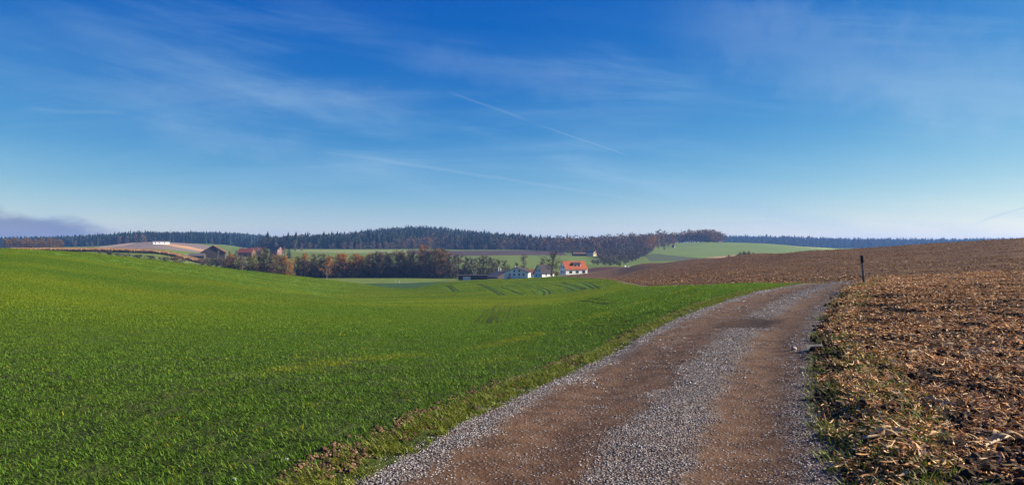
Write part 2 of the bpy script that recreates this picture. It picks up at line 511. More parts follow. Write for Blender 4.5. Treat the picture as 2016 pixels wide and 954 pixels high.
def height(X, Y):
    """height of the built ground sheet at X, Y (bilinear on its own grid)"""
    X = np.asarray(X, float); Y = np.asarray(Y, float)
    Yc = np.clip(Y, YS[0], YS[-1] * .999)
    u = np.clip(X / Yc, US[0], US[-1] * .999)
    j = np.clip(np.searchsorted(YS, Yc) - 1, 0, NY - 2)
    i = np.clip(np.searchsorted(US, u) - 1, 0, NU - 2)
    fy = (Yc - YS[j]) / (YS[j + 1] - YS[j]); fx = (u - US[i]) / (US[i + 1] - US[i])
    return (HG[j, i] * (1 - fx) + HG[j, i + 1] * fx) * (1 - fy) + (HG[j + 1, i] * (1 - fx) + HG[j + 1, i + 1] * fx) * fy


def hit(x, yy, dmin=3.0):
    """where the line of sight through photograph pixel (x, yy) meets the ground beyond dmin metres: X, Y, Z"""
    D = np.concatenate([np.arange(dmin, 120, .1), np.arange(max(120, dmin), 900, .5), np.arange(900, 6000, 2.)])
    D = D[D >= dmin]
    zr = EYE + (HOR - yy) / FPX * D
    h = height(U(x) * D, D)
    k = np.nonzero(zr <= h)[0]
    if len(k) == 0:
        k = [int(np.argmin((zr - h) / D))]
    d = D[k[0]]
    return np.array([U(x) * d, d, float(height(U(x) * d, d))])


def at(x, Ysurv):
    """ground point in image column x at survey distance Ysurv"""
    d = float(DD(Ysurv))
    return np.array([U(x) * d, d, float(height(U(x) * d, d))])


def pxm(d):
    return d / FPX       # metres per photograph pixel at distance d


def poly_sd(X, Y, P):
    """signed distance to polygon, positive inside"""
    P = np.asarray(P, float)
    d, _, _ = near_line(X, Y, np.vstack([P, P[:1]]))
    ins = np.zeros(X.shape, bool)
    for (x0, y0), (x1, y1) in zip(P, np.roll(P, -1, 0)):
        if y0 == y1:
            continue
        c = (y0 > Y) != (y1 > Y)
        ins ^= c & (X < (x1 - x0) * (Y - y0) / (y1 - y0) + x0)
    return np.where(ins, d, -d)


def PXP(pts):     # polygon from (image column, survey distance)
    return np.array([(U(x) * float(DD(Y)), float(DD(Y))) for x, Y in pts])


def HP(pts, dmin):   # polygon from pixels on the far land
    return np.array([hit(x, yy, dmin)[:2] for x, yy in pts])


# ----------------------------------------------------------------------------- cutting the land into fields
TV = [np.stack([GX.ravel(), GY.ravel(), HG.ravel()], 1)]
jj, ii = np.meshgrid(np.arange(NY - 1), np.arange(NU - 1), indexing='ij')
a0 = (jj * NU + ii).ravel(); a1 = a0 + 1; a2 = a0 + NU; a3 = a2 + 1
TRI = np.concatenate([np.stack([a0, a1, a3], 1), np.stack([a0, a3, a2], 1)])
VALL = TV[0]


def cut(tris, fn, bbox=None):
    """split triangles by the sign of fn(X,Y); returns (inside, outside); new vertices go to VALL"""
    global VALL
    used = np.unique(tris)
    P = VALL[used]
    f = np.full(len(P), -1e6)
    m = np.ones(len(P), bool)
    if bbox is not None:
        m = (P[:, 0] > bbox[0]) & (P[:, 0] < bbox[1]) & (P[:, 1] > bbox[2]) & (P[:, 1] < bbox[3])
    if m.any():
        f[m] = fn(P[m, 0], P[m, 1])
    f = np.where(np.abs(f) < 1e-5, 1e-5, f)
    full = np.zeros(len(VALL)); full[used] = f
    ft = full[tris]
    pos = (ft > 0).sum(1)
    inn, outt = [tris[pos == 3]], [tris[pos == 0]]
    new, cache = [], {}
    base = len(VALL)

    def mid(i, j):
        k = (i, j) if i < j else (j, i)
        if k not in cache:
            fi, fj = full[k[0]], full[k[1]]
            t = min(max(fi / (fi - fj), 0.002), 0.998)
            cache[k] = base + len(new)
            new.append(VALL[k[0]] * (1 - t) + VALL[k[1]] * t)
        return cache[k]
    ai, ao = [], []
    for tri, fv in zip(tris[(pos == 1) | (pos == 2)], ft[(pos == 1) | (pos == 2)]):
        s = fv > 0
        lone = s if s.sum() == 1 else ~s
        k = int(np.argmax(lone))
        A, B, C = int(tri[k]), int(tri[(k + 1) % 3]), int(tri[(k + 2) % 3])
        p, q = mid(A, B), mid(A, C)
        one, two = [(A, p, q)], [(p, B, C), (p, C, q)]
        if s.sum() == 1:
            ai += one; ao += two
        else:
            ai += two; ao += one
    if new:
        VALL = np.vstack([VALL, np.array(new)])
    if ai:
        inn.append(np.array(ai)); outt.append(np.array(ao))
    return np.concatenate(inn), np.concatenate(outt)


def bb(P, pad=3.0):
    P = np.asarray(P)
    return (P[:, 0].min() - pad, P[:, 0].max() + pad, P[:, 1].min() - pad, P[:, 1].max() + pad)


ZONES = {}
rest = TRI


def zone(name, fn, bbox=None):
    global rest
    ZONES[name], rest = cut(rest, fn, bbox)


def road_edge(X, Y):
    t, s = road_t(X, Y)
    w = HW + 0.16 * fbm(s * .9, s * 0 + 3.3, 1, 3) + 0.10 * fbm(s * 4, s * 0 + 8.1 * np.sign(t), 5, 2)
    return w - np.abs(t)


zone('farm_track', road_edge, (-60, 430, 1, 100))
BROWN = PXP([(1600, 50), (1500, 47), (1400, 50), (1280, 75), (1254, 105), (1222, 140), (1198, 170), (1166, 179), (1138, 185), (1098, 191), (1078, 196), (1084, 262), (1096, 300), (1158, 338), (1200, 362), (1235, 372), (1280, 380), (1420, 330), (1600, 270), (1850, 260), (2400, 260), (3400, 200), (6000, 100), (6000, 60), (2300, 53)])
WHEAT_OUT = PXP([(-2500, 2), (-2500, 190), (-300, 205), (0, 205), (300, 215), (430, 222), (600, 222), (700, 212), (780, 196), (820, 192), (852, 192), (882, 192), (930, 194), (1000, 198), (1060, 200), (1078, 196), (1700, 190), (1700, 2)])
zone('stubble_field', lambda X, Y: np.where(road_t(X, Y)[0] > 0, 1.0, -1.0), (-60, 430, 1, 100))
zone('ploughed_field', lambda X, Y: poly_sd(X, Y, BROWN), bb(BROWN))
PATHL = catmull(PXP([(1420, 49.5), (1330, 60), (1281, 74), (1255, 104), (1223, 139), (1199, 169), (1167, 178), (1140, 184)]), 8)
zone('field_path', lambda X, Y: 1.5 * sstep(52, 75, Y) * (1 - 0.5 * sstep(250, 330, Y)) + 0.15 - near_line(X, Y, PATHL)[0], bb(PATHL))
zone('wheat_field', lambda X, Y: poly_sd(X, Y, WHEAT_OUT), bb(WHEAT_OUT))
# the valley and beyond
FARMROAD = catmull(HP([(694, 558.3), (740, 557.3), (800, 556.0), (850, 554.7), (893, 553.3), (940, 552.3)], 400), 6)
zone('farm_road', lambda X, Y: 2.6 - near_line(X, Y, FARMROAD)[0], bb(FARMROAD, 6))
SHADE = np.vstack([PXP([(690, 215), (760, 200), (830, 196), (880, 198), (925, 205)]), FARMROAD[::-1][4:] - np.array([0, 2.0])])
zone('painted_shade_field', lambda X, Y: poly_sd(X, Y, SHADE), bb(SHADE))  # valley patch in the hill's shade, cut out to be coloured darker
RED = PXP([(1150, 342), (1205, 366), (1238, 374), (1238, 445), (1200, 440), (1156, 425)])
zone('red_earth_field', lambda X, Y: poly_sd(X, Y, RED), bb(RED))
STRIP = PXP([(800, 730), (905, 722), (1000, 715), (1085, 705), (1120, 700), (1100, 880), (1080, 900), (900, 900), (800, 880)])
zone('dark_earth_field', lambda X, Y: poly_sd(X, Y, STRIP), bb(STRIP))
PALE = PXP([(565, 770), (620, 745), (760, 755), (900, 905), (760, 905), (590, 900)])
zone('pale_meadow', lambda X, Y: poly_sd(X, Y, PALE), bb(PALE))
TANL = PXP([(178, 760), (200, 880), (232, 960), (255, 985), (272, 930), (238, 800)])
zone('stubble_patch', lambda X, Y: poly_sd(X, Y, TANL), bb(TANL))
TANR = PXP([(308, 860), (330, 905), (372, 850), (402, 800), (402, 740), (372, 770)])
zone('straw_patch', lambda X, Y: poly_sd(X, Y, TANR), bb(TANR))
GREY = PXP([(60, 690), (130, 740), (178, 758), (238, 798), (275, 935), (258, 1000), (300, 1080), (380, 1040), (425, 900), (425, 700), (300, 670), (150, 660)])
zone('fallow_field', lambda X, Y: poly_sd(X, Y, GREY), bb(GREY))
LIGHTG = PXP([(1505, 1005), (1540, 985), (1600, 930), (1680, 900), (1740, 1020), (1600, 1120), (1500, 1060)])
zone('light_green_field', lambda X, Y: poly_sd(X, Y, LIGHTG), bb(LIGHTG))
DIAG = PXP([(1270, 700), (1285, 745), (1330, 690), (1372, 640), (1380, 560), (1280, 560)])
zone('dark_meadow', lambda X, Y: poly_sd(X, Y, DIAG), bb(DIAG))
HILLG = PXP([(1290, 760), (1275, 830), (1290, 900), (1330, 950), (1360, 1010), (1430, 1060), (1600, 1130), (1900, 1100), (1900, 800), (1600, 690), (1440, 690), (1390, 640), (1335, 692)])
zone('hill_meadow', lambda X, Y: poly_sd(X, Y, HILLG), bb(HILLG))
TANS = PXP([(1385, 640), (1445, 690), (1500, 690), (1500, 640), (1400, 610)])
zone('tan_strip', lambda X, Y: poly_sd(X, Y, TANS), bb(TANS))
ZONES['valley_meadow'] = rest


# ----------------------------------------------------------------------------- ground materials
def ground_mat(name, build):
    m, t, b = mat_new(name, 0.95, 0.1)
    tc = t.new('ShaderNodeTexCoord').outputs['Object']
    col, hgt, strength, dist = build(t, tc)
    t.put(b.inputs["Base Color"], col)
    if hgt is not None:
        bp = t.new('ShaderNodeBump')
        bp.inputs['Strength'].default_value = strength
        bp.inputs['Distance'].default_value = dist
        t.l.new(hgt, bp.inputs['Height'])
        t.l.new(bp.outputs[0], b.inputs['Normal'])
    return m


def radial(t, tc):
    nd = t.new('ShaderNodeVectorMath', operation='LENGTH')
    t.l.new(tc, nd.inputs[0])
    return nd.outputs['Value']


def b_wheat(t, tc):
    r = radial(t, tc)
    n1 = t.noise(tc, 7.0, 4, 0.65)
    n2 = t.noise(tc, 1.7, 4, 0.6)
    n3 = t.noise(tc, 0.35, 3, 0.55)
    n4 = t.noise(tc, 0.05, 3, 0.5)
    rows = t.noise(t.mapping(tc, (3.2, 0.12, 1), (0, 0, math.radians(24))), 1.0, 3)
    g = t.math('ADD', t.math('MULTIPLY', n1, 0.4), t.math('ADD', t.math('MULTIPLY', n2, 0.35), t.math('MULTIPLY', rows, 0.25)))
    c = t.mix(t.step(g, 0.36, 0.66), (0.034, 0.090, 0.008), (0.130, 0.260, 0.018))
    c = t.mix(t.math('MULTIPLY', t.step(n3, 0.5, 0.75), 0.35), c, (0.17, 0.21, 0.025))
    c = t.mix(t.math('MULTIPLY', t.step(n4, 0.45, 0.7), 0.30), c, (0.075, 0.155, 0.020))
    soil = t.mix(n2, (0.022, 0.026, 0.008), (0.052, 0.056, 0.016))
    c = t.mix(t.step(r, 10.0, 50.0, 0.86, 0.0), c, soil)
    yl = t.math('MULTIPLY', t.step(t.math('ABSOLUTE', t.math('ADD', t.attr('rd'), 5.6)), 0.55, 0.1), t.step(n2, 0.35, 0.6))
    c = t.mix(t.math('MULTIPLY', yl, 0.18), c, (0.20, 0.23, 0.02))
    return c, g, 0.9, 0.25


def b_track(t, tc):
    rd = t.attr('rd')
    n1 = t.noise(tc, 34.0, 3, 0.7)
    n2 = t.noise(tc, 3.0, 4, 0.6)
    n3 = t.noise(tc, 0.8, 3, 0.5)
    earth = t.mix(t.step(n2, 0.3, 0.7), (0.072, 0.037, 0.020), (0.140, 0.079, 0.044))
    earth = t.mix(t.math('MULTIPLY', t.step(n1, 0.5, 0.75), 0.5), earth, (0.19, 0.130, 0.085))
    n5 = t.noise(tc, 0.45, 4, 0.6)
    earth = t.mix(t.math('MULTIPLY', t.step(n5, 0.50, 0.68), 0.6), earth, (0.058, 0.034, 0.021))
    vo = t.new('ShaderNodeTexVoronoi'); t.l.new(tc, vo.inputs['Vector']); vo.inputs['Scale'].default_value = 42.0
    sepc = t.new('ShaderNodeSeparateColor'); t.l.new(vo.outputs['Color'], sepc.inputs[0])
    stone = t.mix(sepc.outputs[0], (0.07, 0.062, 0.056), (0.44, 0.40, 0.36))
    stone = t.mix(t.step(vo.outputs['Distance'], 0.35, 0.62), stone, (0.05, 0.042, 0.038))
    rdn = t.math('ADD', rd, t.math('MULTIPLY', t.math('SUBTRACT', n3, 0.5), 0.55))
    rdn = t.math('ADD', rdn, t.math('MULTIPLY', t.math('SUBTRACT', n2, 0.5), 0.35))
    cen = t.step(t.math('ABSOLUTE', t.math('SUBTRACT', rdn, 0.20)), 0.50, 0.20)
    le = t.step(rdn, -1.20, -1.42)
    ri = t.step(rdn, 1.15, 1.5, 0, 0.8)
    gv = t.math('MAXIMUM', cen, t.math('MAXIMUM', le, ri))
    gv = t.math('MULTIPLY', gv, t.math('ADD', 0.55, t.math('MULTIPLY', t.step(n2, 0.35, 0.6), 0.45)))
    spk = t.math('MULTIPLY', t.step(sepc.outputs[1], 0.72, 0.80), 0.55)
    c = t.mix(t.math('MAXIMUM', gv, spk), earth, stone)
    c = t.mix(t.math('MULTIPLY', t.attr('hole'), 0.85), c, (0.040, 0.024, 0.018))
    h = t.math('ADD', t.math('MULTIPLY', n1, 0.5), t.math('MULTIPLY', t.math('SUBTRACT', 1.0, vo.outputs['Distance']), t.math('MAXIMUM', gv, spk)))
    return c, h, 0.9, 0.03


def b_stubble(t, tc):
    n1 = t.noise(tc, 11.0, 4, 0.7)
    n2 = t.noise(tc, 2.2, 4, 0.6)
    n3 = t.noise(t.mapping(tc, (1, .35, 1), (0, 0, .5)), 25.0, 2, 0.6)
    c = t.mix(t.step(n1, 0.35, 0.7), (0.012, 0.008, 0.006), (0.060, 0.036, 0.022))
    c = t.mix(t.math('MULTIPLY', t.step(n3, 0.55, 0.7), t.step(n2, 0.3, 0.6, 0.2, 0.75)), c, (0.26, 0.16, 0.085))
    return c, t.math('ADD', n1, t.math('MULTIPLY', n2, 0.6)), 1.0, 0.12


def b_plough(t, tc):
    r = radial(t, tc)
    n0 = t.noise(tc, 9.0, 3, 0.7)
    n1 = t.noise(t.mapping(tc, (.55, 2.2, 1), (0, 0, math.radians(-14))), 1.6, 5, 0.72)
    n2 = t.noise(t.mapping(tc, (.02, .40, 1), (0, 0, math.radians(-14))), 1.0, 5, 0.65)
    n3 = t.noise(tc, 0.03, 3, 0.5)
    g = t.math('ADD', t.math('MULTIPLY', n1, 0.55), t.math('MULTIPLY', n0, 0.45))
    c = t.mix(t.step(g, 0.36, 0.64), (0.030, 0.016, 0.009), (0.205, 0.112, 0.052))
    c = t.mix(t.math('MULTIPLY', t.step(n2, 0.46, 0.60), 0.60), c, (0.036, 0.018, 0.011))
    c = t.mix(t.math('MULTIPLY', t.step(n3, 0.45, 0.7), 0.3), c, (0.16, 0.085, 0.038))
    return c, g, 1.0, 0.3


def b_simple(c0, c1, s=0.25, streak=None, ang=0.0, bump=0.4, bd=0.4):
    def f(t, tc):
        v = tc if streak is None else t.mapping(tc, streak, (0, 0, ang))
        n1 = t.noise(v, s, 5, 0.65)
        n2 = t.noise(tc, s * .12, 3, 0.5)
        c = t.mix(t.step(n1, 0.3, 0.7), c0, c1)
        mid = tuple(0.5 * (p + q) for p, q in zip(c0, c1))
        c = t.mix(t.math('MULTIPLY', t.step(n2, 0.4, 0.7), 0.5), c, mid)
        return c, n1, bump, bd
    return f


GM = {
    'wheat_field': ground_mat('wheat_ground', b_wheat),
    'farm_track': ground_mat('track_earth', b_track),
    'stubble_field': ground_mat('stubble_soil', b_stubble),
    'ploughed_field': ground_mat('ploughed_soil', b_plough),
    'field_path': ground_mat('path_earth', b_simple((0.16, 0.105, 0.06), (0.33, 0.24, 0.15), 0.8)),
    'farm_road': ground_mat('farm_road_gravel', b_simple((0.33, 0.30, 0.22), (0.48, 0.44, 0.34), 0.5)),
    'painted_shade_field': ground_mat('painted_shade', b_simple((0.022, 0.055, 0.012), (0.045, 0.095, 0.018), 0.3)),  # darker green with the hill's shade put into the colour
    'red_earth_field': ground_mat('red_earth', b_simple((0.055, 0.018, 0.013), (0.11, 0.038, 0.025), 0.4, (.2, 1, 1), .3)),
    'dark_earth_field': ground_mat('dark_earth', b_simple((0.045, 0.027, 0.020), (0.10, 0.062, 0.044), 0.2, (.15, 1, 1), .1)),
    'pale_meadow': ground_mat('pale_grass', b_simple((0.13, 0.17, 0.04), (0.27, 0.30, 0.10), 0.12, (.2, 1, 1))),
    'stubble_patch': ground_mat('pale_stubble', b_simple((0.32, 0.22, 0.15), (0.46, 0.33, 0.22), 0.1, (.2, 1, 1))),
    'straw_patch': ground_mat('straw', b_simple((0.42, 0.23, 0.10), (0.58, 0.34, 0.16), 0.1, (.2, 1, 1))),
    'fallow_field': ground_mat('fallow', b_simple((0.17, 0.13, 0.10), (0.26, 0.20, 0.16), 0.08, (.2, 1, 1))),
    'light_green_field': ground_mat('light_crop', b_simple((0.20, 0.25, 0.05), (0.29, 0.33, 0.07), 0.1, (.3, 1, 1))),
    'dark_meadow': ground_mat('dark_grass', b_simple((0.055, 0.070, 0.025), (0.095, 0.115, 0.04), 0.15)),
    'hill_meadow': ground_mat('hill_grass', b_simple((0.100, 0.155, 0.022), (0.170, 0.225, 0.040), 0.06, (.3, 1, 1), .2)),
    'tan_strip': ground_mat('tan_stubble', b_simple((0.32, 0.20, 0.09), (0.44, 0.29, 0.14), 0.1)),
    'valley_meadow': ground_mat('meadow_grass', b_simple((0.085, 0.125, 0.014), (0.165, 0.210, 0.030), 0.2)),
}
for nm, tr in ZONES.items():
    if not len(tr):
        continue
    used, inv = np.unique(tr, return_inverse=True)
    P = VALL[used]
    at_ = {}
    if nm in ('wheat_field', 'farm_track', 'stubble_field'):
        rd = np.full(len(P), -999.0)
        m = P[:, 1] < 120
        rd[m] = road_t(P[m, 0], P[m, 1])[0]
        at_['rd'] = rd
        if nm == 'farm_track':
            ca, sa = math.cos(.50), math.sin(.50)
            dx, dy = P[:, 0] - POT[0], P[:, 1] - POT[1]
            q = ((dx * ca - dy * sa) / .50) ** 2 + ((dx * sa + dy * ca) / 1.5) ** 2
            q = q * (1 + 2.4 * fbm(P[:, 0] * 2.6, P[:, 1] * 1.6, 4, 3))
            at_['hole'] = 1 - sstep(0.55, 1.5, q)
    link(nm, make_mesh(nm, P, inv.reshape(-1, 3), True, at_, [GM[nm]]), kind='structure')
# the ground goes on behind the walker
xs = np.concatenate([-np.geomspace(0.4, 900, 30)[::-1], np.geomspace(0.4, 900, 30)])
ysb = np.concatenate([-np.geomspace(2, 900, 24)[::-1], [0.0, 2.25]])
bx, by = np.meshgrid(xs, ysb)
bz = height(bx, np.full(bx.shape, 2.25)) * sstep(-40, 2.2, by) - 0.02
n0, n1_ = bx.shape
q = (np.arange(n0 - 1)[:, None] * n1_ + np.arange(n1_ - 1)[None]).ravel()
link('ground', make_mesh('ground', np.stack([bx.ravel(), by.ravel(), bz.ravel()], 1), np.stack([q, q + 1, q + n1_ + 1, q + n1_], 1), True, {'rd': np.full(bx.size, -999.)}, [GM['valley_meadow']]), kind='structure')

# ----------------------------------------------------------------------------- foliage and litter materials
def leaf_mat(name, c0, c1, tint_c=None, trans=0.3, rough=0.6, spec=0.25):
    """thin leaf or stalk: colour from the piece's own shade, with a second colour for yellowed plants and painted sunlight; light passes through"""
    m, t, b = mat_new(name, rough, spec)
    c = t.mix(t.attr('col'), c0, c1)
    if tint_c is not None:
        c = t.mix(t.attr('tint', 'INSTANCER'), c, tint_c)
    t.put(b.inputs['Base Color'], c)
    if trans:
        tr = t.new('ShaderNodeBsdfTranslucent')
        t.put(tr.inputs[0], c)
        mx = t.new('ShaderNodeMixShader')
        mx.inputs[0].default_value = trans
        t.l.new(b.outputs[0], mx.inputs[1]); t.l.new(tr.outputs[0], mx.inputs[2])
        t.l.new(mx.outputs[0], t.n['Material Output'].inputs[0])
    return m


def col_mat(name, rough=0.85, spec=0.2, trans=0.0, mul=None):
    """colour carried by each piece"""
    m, t, b = mat_new(name, rough, spec)
    c = t.attrc('pc')
    if mul is not None:
        c = t.mix(1.0, c, mul, 'MULTIPLY')
    t.put(b.inputs['Base Color'], c)
    if trans:
        tr = t.new('ShaderNodeBsdfTranslucent'); t.put(tr.inputs[0], c)
        mx = t.new('ShaderNodeMixShader'); mx.inputs[0].default_value = trans
        t.l.new(b.outputs[0], mx.inputs[1]); t.l.new(tr.outputs[0], mx.inputs[2])
        t.l.new(mx.outputs[0], t.n['Material Output'].inputs[0])
    return m


M_WHEAT = leaf_mat('wheat_leaf', (0.014, 0.052, 0.008), (0.170, 0.315, 0.026), (0.38, 0.35, 0.014), 0.36, 0.55, 0.15)
M_VERGE = leaf_mat('verge_grass', (0.050, 0.105, 0.008), (0.28, 0.32, 0.028), (0.33, 0.22, 0.05), 0.33, 0.55, 0.3)
M_LITTER = col_mat('maize_litter', 0.75, 0.2, 0.12)
M_STONE = col_mat('gravel_stone', 0.85, 0.25)
M_CLOD = col_mat('earth_clod', 0.95, 0.1)


def blades(seed, R, n, L0, L1, w, lean=(0.15, 0.9), curl=(0.2, 1.4)):
    g = np.random.default_rng(seed)
    rr = R * np.sqrt(g.random(n)); an = g.random(n) * 6.283
    bx_, by_ = rr * np.cos(an), rr * np.sin(an)
    ph = g.random(n) * 6.283; L = L0 + (L1 - L0) * g.random(n)
    t0 = lean[0] + (lean[1] - lean[0]) * g.random(n); t1 = curl[0] + (curl[1] - curl[0]) * g.random(n)
    S = np.array([0, .34, .67, 1.0])
    V = np.zeros((n, 7, 3)); out = np.zeros(n); zz_ = np.full(n, -0.01)
    wid = w * (0.7 + 0.6 * g.random(n))
    side = np.stack([-np.sin(ph + 0.4 * g.standard_normal(n)), np.cos(ph)], 1)
    for k in range(4):
        if k:
            th = t0 + t1 * (S[k] + S[k - 1]) / 2
            out = out + L * (S[k] - S[k - 1]) * np.sin(th); zz_ = zz_ + L * (S[k] - S[k - 1]) * np.cos(th)
        px_, py_ = bx_ + out * np.cos(ph), by_ + out * np.sin(ph)
        hw = wid * (0.75, 1.0, 0.8, 0.0)[k] * 0.5
        if k < 3:
            V[:, 2 * k] = np.stack([px_ + side[:, 0] * hw, py_ + side[:, 1] * hw, zz_], 1)
            V[:, 2 * k + 1] = np.stack([px_ - side[:, 0] * hw, py_ - side[:, 1] * hw, zz_ + 0.15 * hw], 1)
        else:
            V[:, 6] = np.stack([px_, py_, zz_], 1)
    b0 = (np.arange(n) * 7)[:, None]
    q = np.concatenate([b0 + np.array([0, 1, 3, 2]), b0 + np.array([2, 3, 5, 4])])
    tr = b0 + np.array([4, 5, 6])
    col = np.repeat(np.clip(g.normal(0.45, 0.23, n), 0, 1), 7)
    return V.reshape(-1, 3), [q, tr], {'col': col}


LIT = np.array([(0.66, 0.46, 0.26), (0.50, 0.29, 0.13), (0.37, 0.18, 0.07), (0.26, 0.12, 0.05), (0.74, 0.58, 0.39), (0.15, 0.075, 0.036), (0.45, 0.21, 0.065), (0.10, 0.05, 0.028)])


def litter(seed, R, n, L0, L1, w, dark=0.0):
    g = np.random.default_rng(seed)
    V, Q, C = [], [], []
    for i in range(n):
        r, a = R * math.sqrt(g.random()), g.random() * 6.283
        c = np.array([r * math.cos(a), r * math.sin(a), 0.006 + 0.03 * g.random() ** 2])
        L = L0 + (L1 - L0) * g.random() ** 1.6; ww = w * (0.5 + g.random()); ph = g.random() * 6.283
        d = np.array([math.cos(ph), math.sin(ph), 0]); sd = np.array([-d[1], d[0], 0])
        pit = g.normal(0, 0.22) + (0.6 if g.random() < 0.12 else 0); cu = g.normal(0, 0.5); ro = g.normal(0, 0.6); tw = g.normal(0, 0.8)
        i0 = len(V)
        for k in range(4):
            s = k / 3 - .5
            p = c + d * L * s * math.cos(pit) + np.array([0, 0, L * (s * math.sin(pit) + cu * (s * s - .1))]) + sd * L * cu * .5 * (s * s)
            an = ro + tw * s; hw = ww * 0.5 * (0.55, 1.0, 0.9, 0.4)[k]
            e = (sd * math.cos(an) + np.array([0, 0, 1]) * math.sin(an)) * hw
            V += [p + e, p - e]
        Q += [(i0 + 2 * k, i0 + 2 * k + 1, i0 + 2 * k + 3, i0 + 2 * k + 2) for k in range(3)]
        cc = LIT[int(g.random() ** 1.35 * len(LIT))] * np.array([1.08, 1.0, .86]) * (0.62 + 0.8 * g.random()) * (1 - dark)
        C += [cc] * 8
    V = np.array(V)
    V[:, 2] = np.maximum(V[:, 2], 0.002 * (1 + np.arange(len(V)) % 5))
    return V, [np.array(Q)], {'pc': np.clip(np.array(C), 0, 1)}


OCT_V = np.array([(1, 0, 0), (-1, 0, 0), (0, 1, 0), (0, -1, 0), (0, 0, 1), (0, 0, -1)], float)
OCT_F = np.array([(0, 2, 4), (2, 1, 4), (1, 3, 4), (3, 0, 4), (2, 0, 5), (1, 2, 5), (3, 1, 5), (0, 3, 5)])
_ed = {}
_F2 = []
_V2 = [tuple(v) for v in OCT_V]
for _f in OCT_F:
    _m = []
    for _i, _j in ((0, 1), (1, 2), (2, 0)):
        _k = tuple(sorted((int(_f[_i]), int(_f[_j]))))
        if _k not in _ed:
            _q = OCT_V[_k[0]] + OCT_V[_k[1]]; _ed[_k] = len(_V2); _V2.append(tuple(_q / np.linalg.norm(_q)))
        _m.append(_ed[_k])
    _F2 += [(_f[0], _m[0], _m[2]), (_m[0], _f[1], _m[1]), (_m[2], _m[1], _f[2]), tuple(_m)]
SPH_V, SPH_F = np.array(_V2), np.array(_F2)


def stones(seed, R, n, r0, r1, pal, flat=0.6, rough=.35, fine=False):
    g = np.random.default_rng(seed)
    BV, BF = (SPH_V, SPH_F) if fine else (OCT_V, OCT_F)
    nb = len(BV)
    V, F, C = [], [], []
    for i in range(n):
        rr, a = R * math.sqrt(g.random()), g.random() * 6.283
        s = r0 + (r1 - r0) * g.random() ** 2
        v = BV * (1 + rough * g.standard_normal((nb, 3)).clip(-1, 1)) * s * np.array([1.1, .85, flat])
        q = g.random() * 6.283; cs, sn = math.cos(q), math.sin(q)
        v = v @ np.array([[cs, sn, 0], [-sn, cs, 0], [0, 0, 1]])
        v = v + np.array([rr * math.cos(a), rr * math.sin(a), s * flat * 0.45])
        F.append(BF + nb * i); V.append(v)
        C += [np.array(pal[int(g.random() * len(pal))]) * (0.75 + 0.5 * g.random())] * nb
    return np.concatenate(V), [np.concatenate(F)], {'pc': np.clip(np.array(C), 0, 1)}


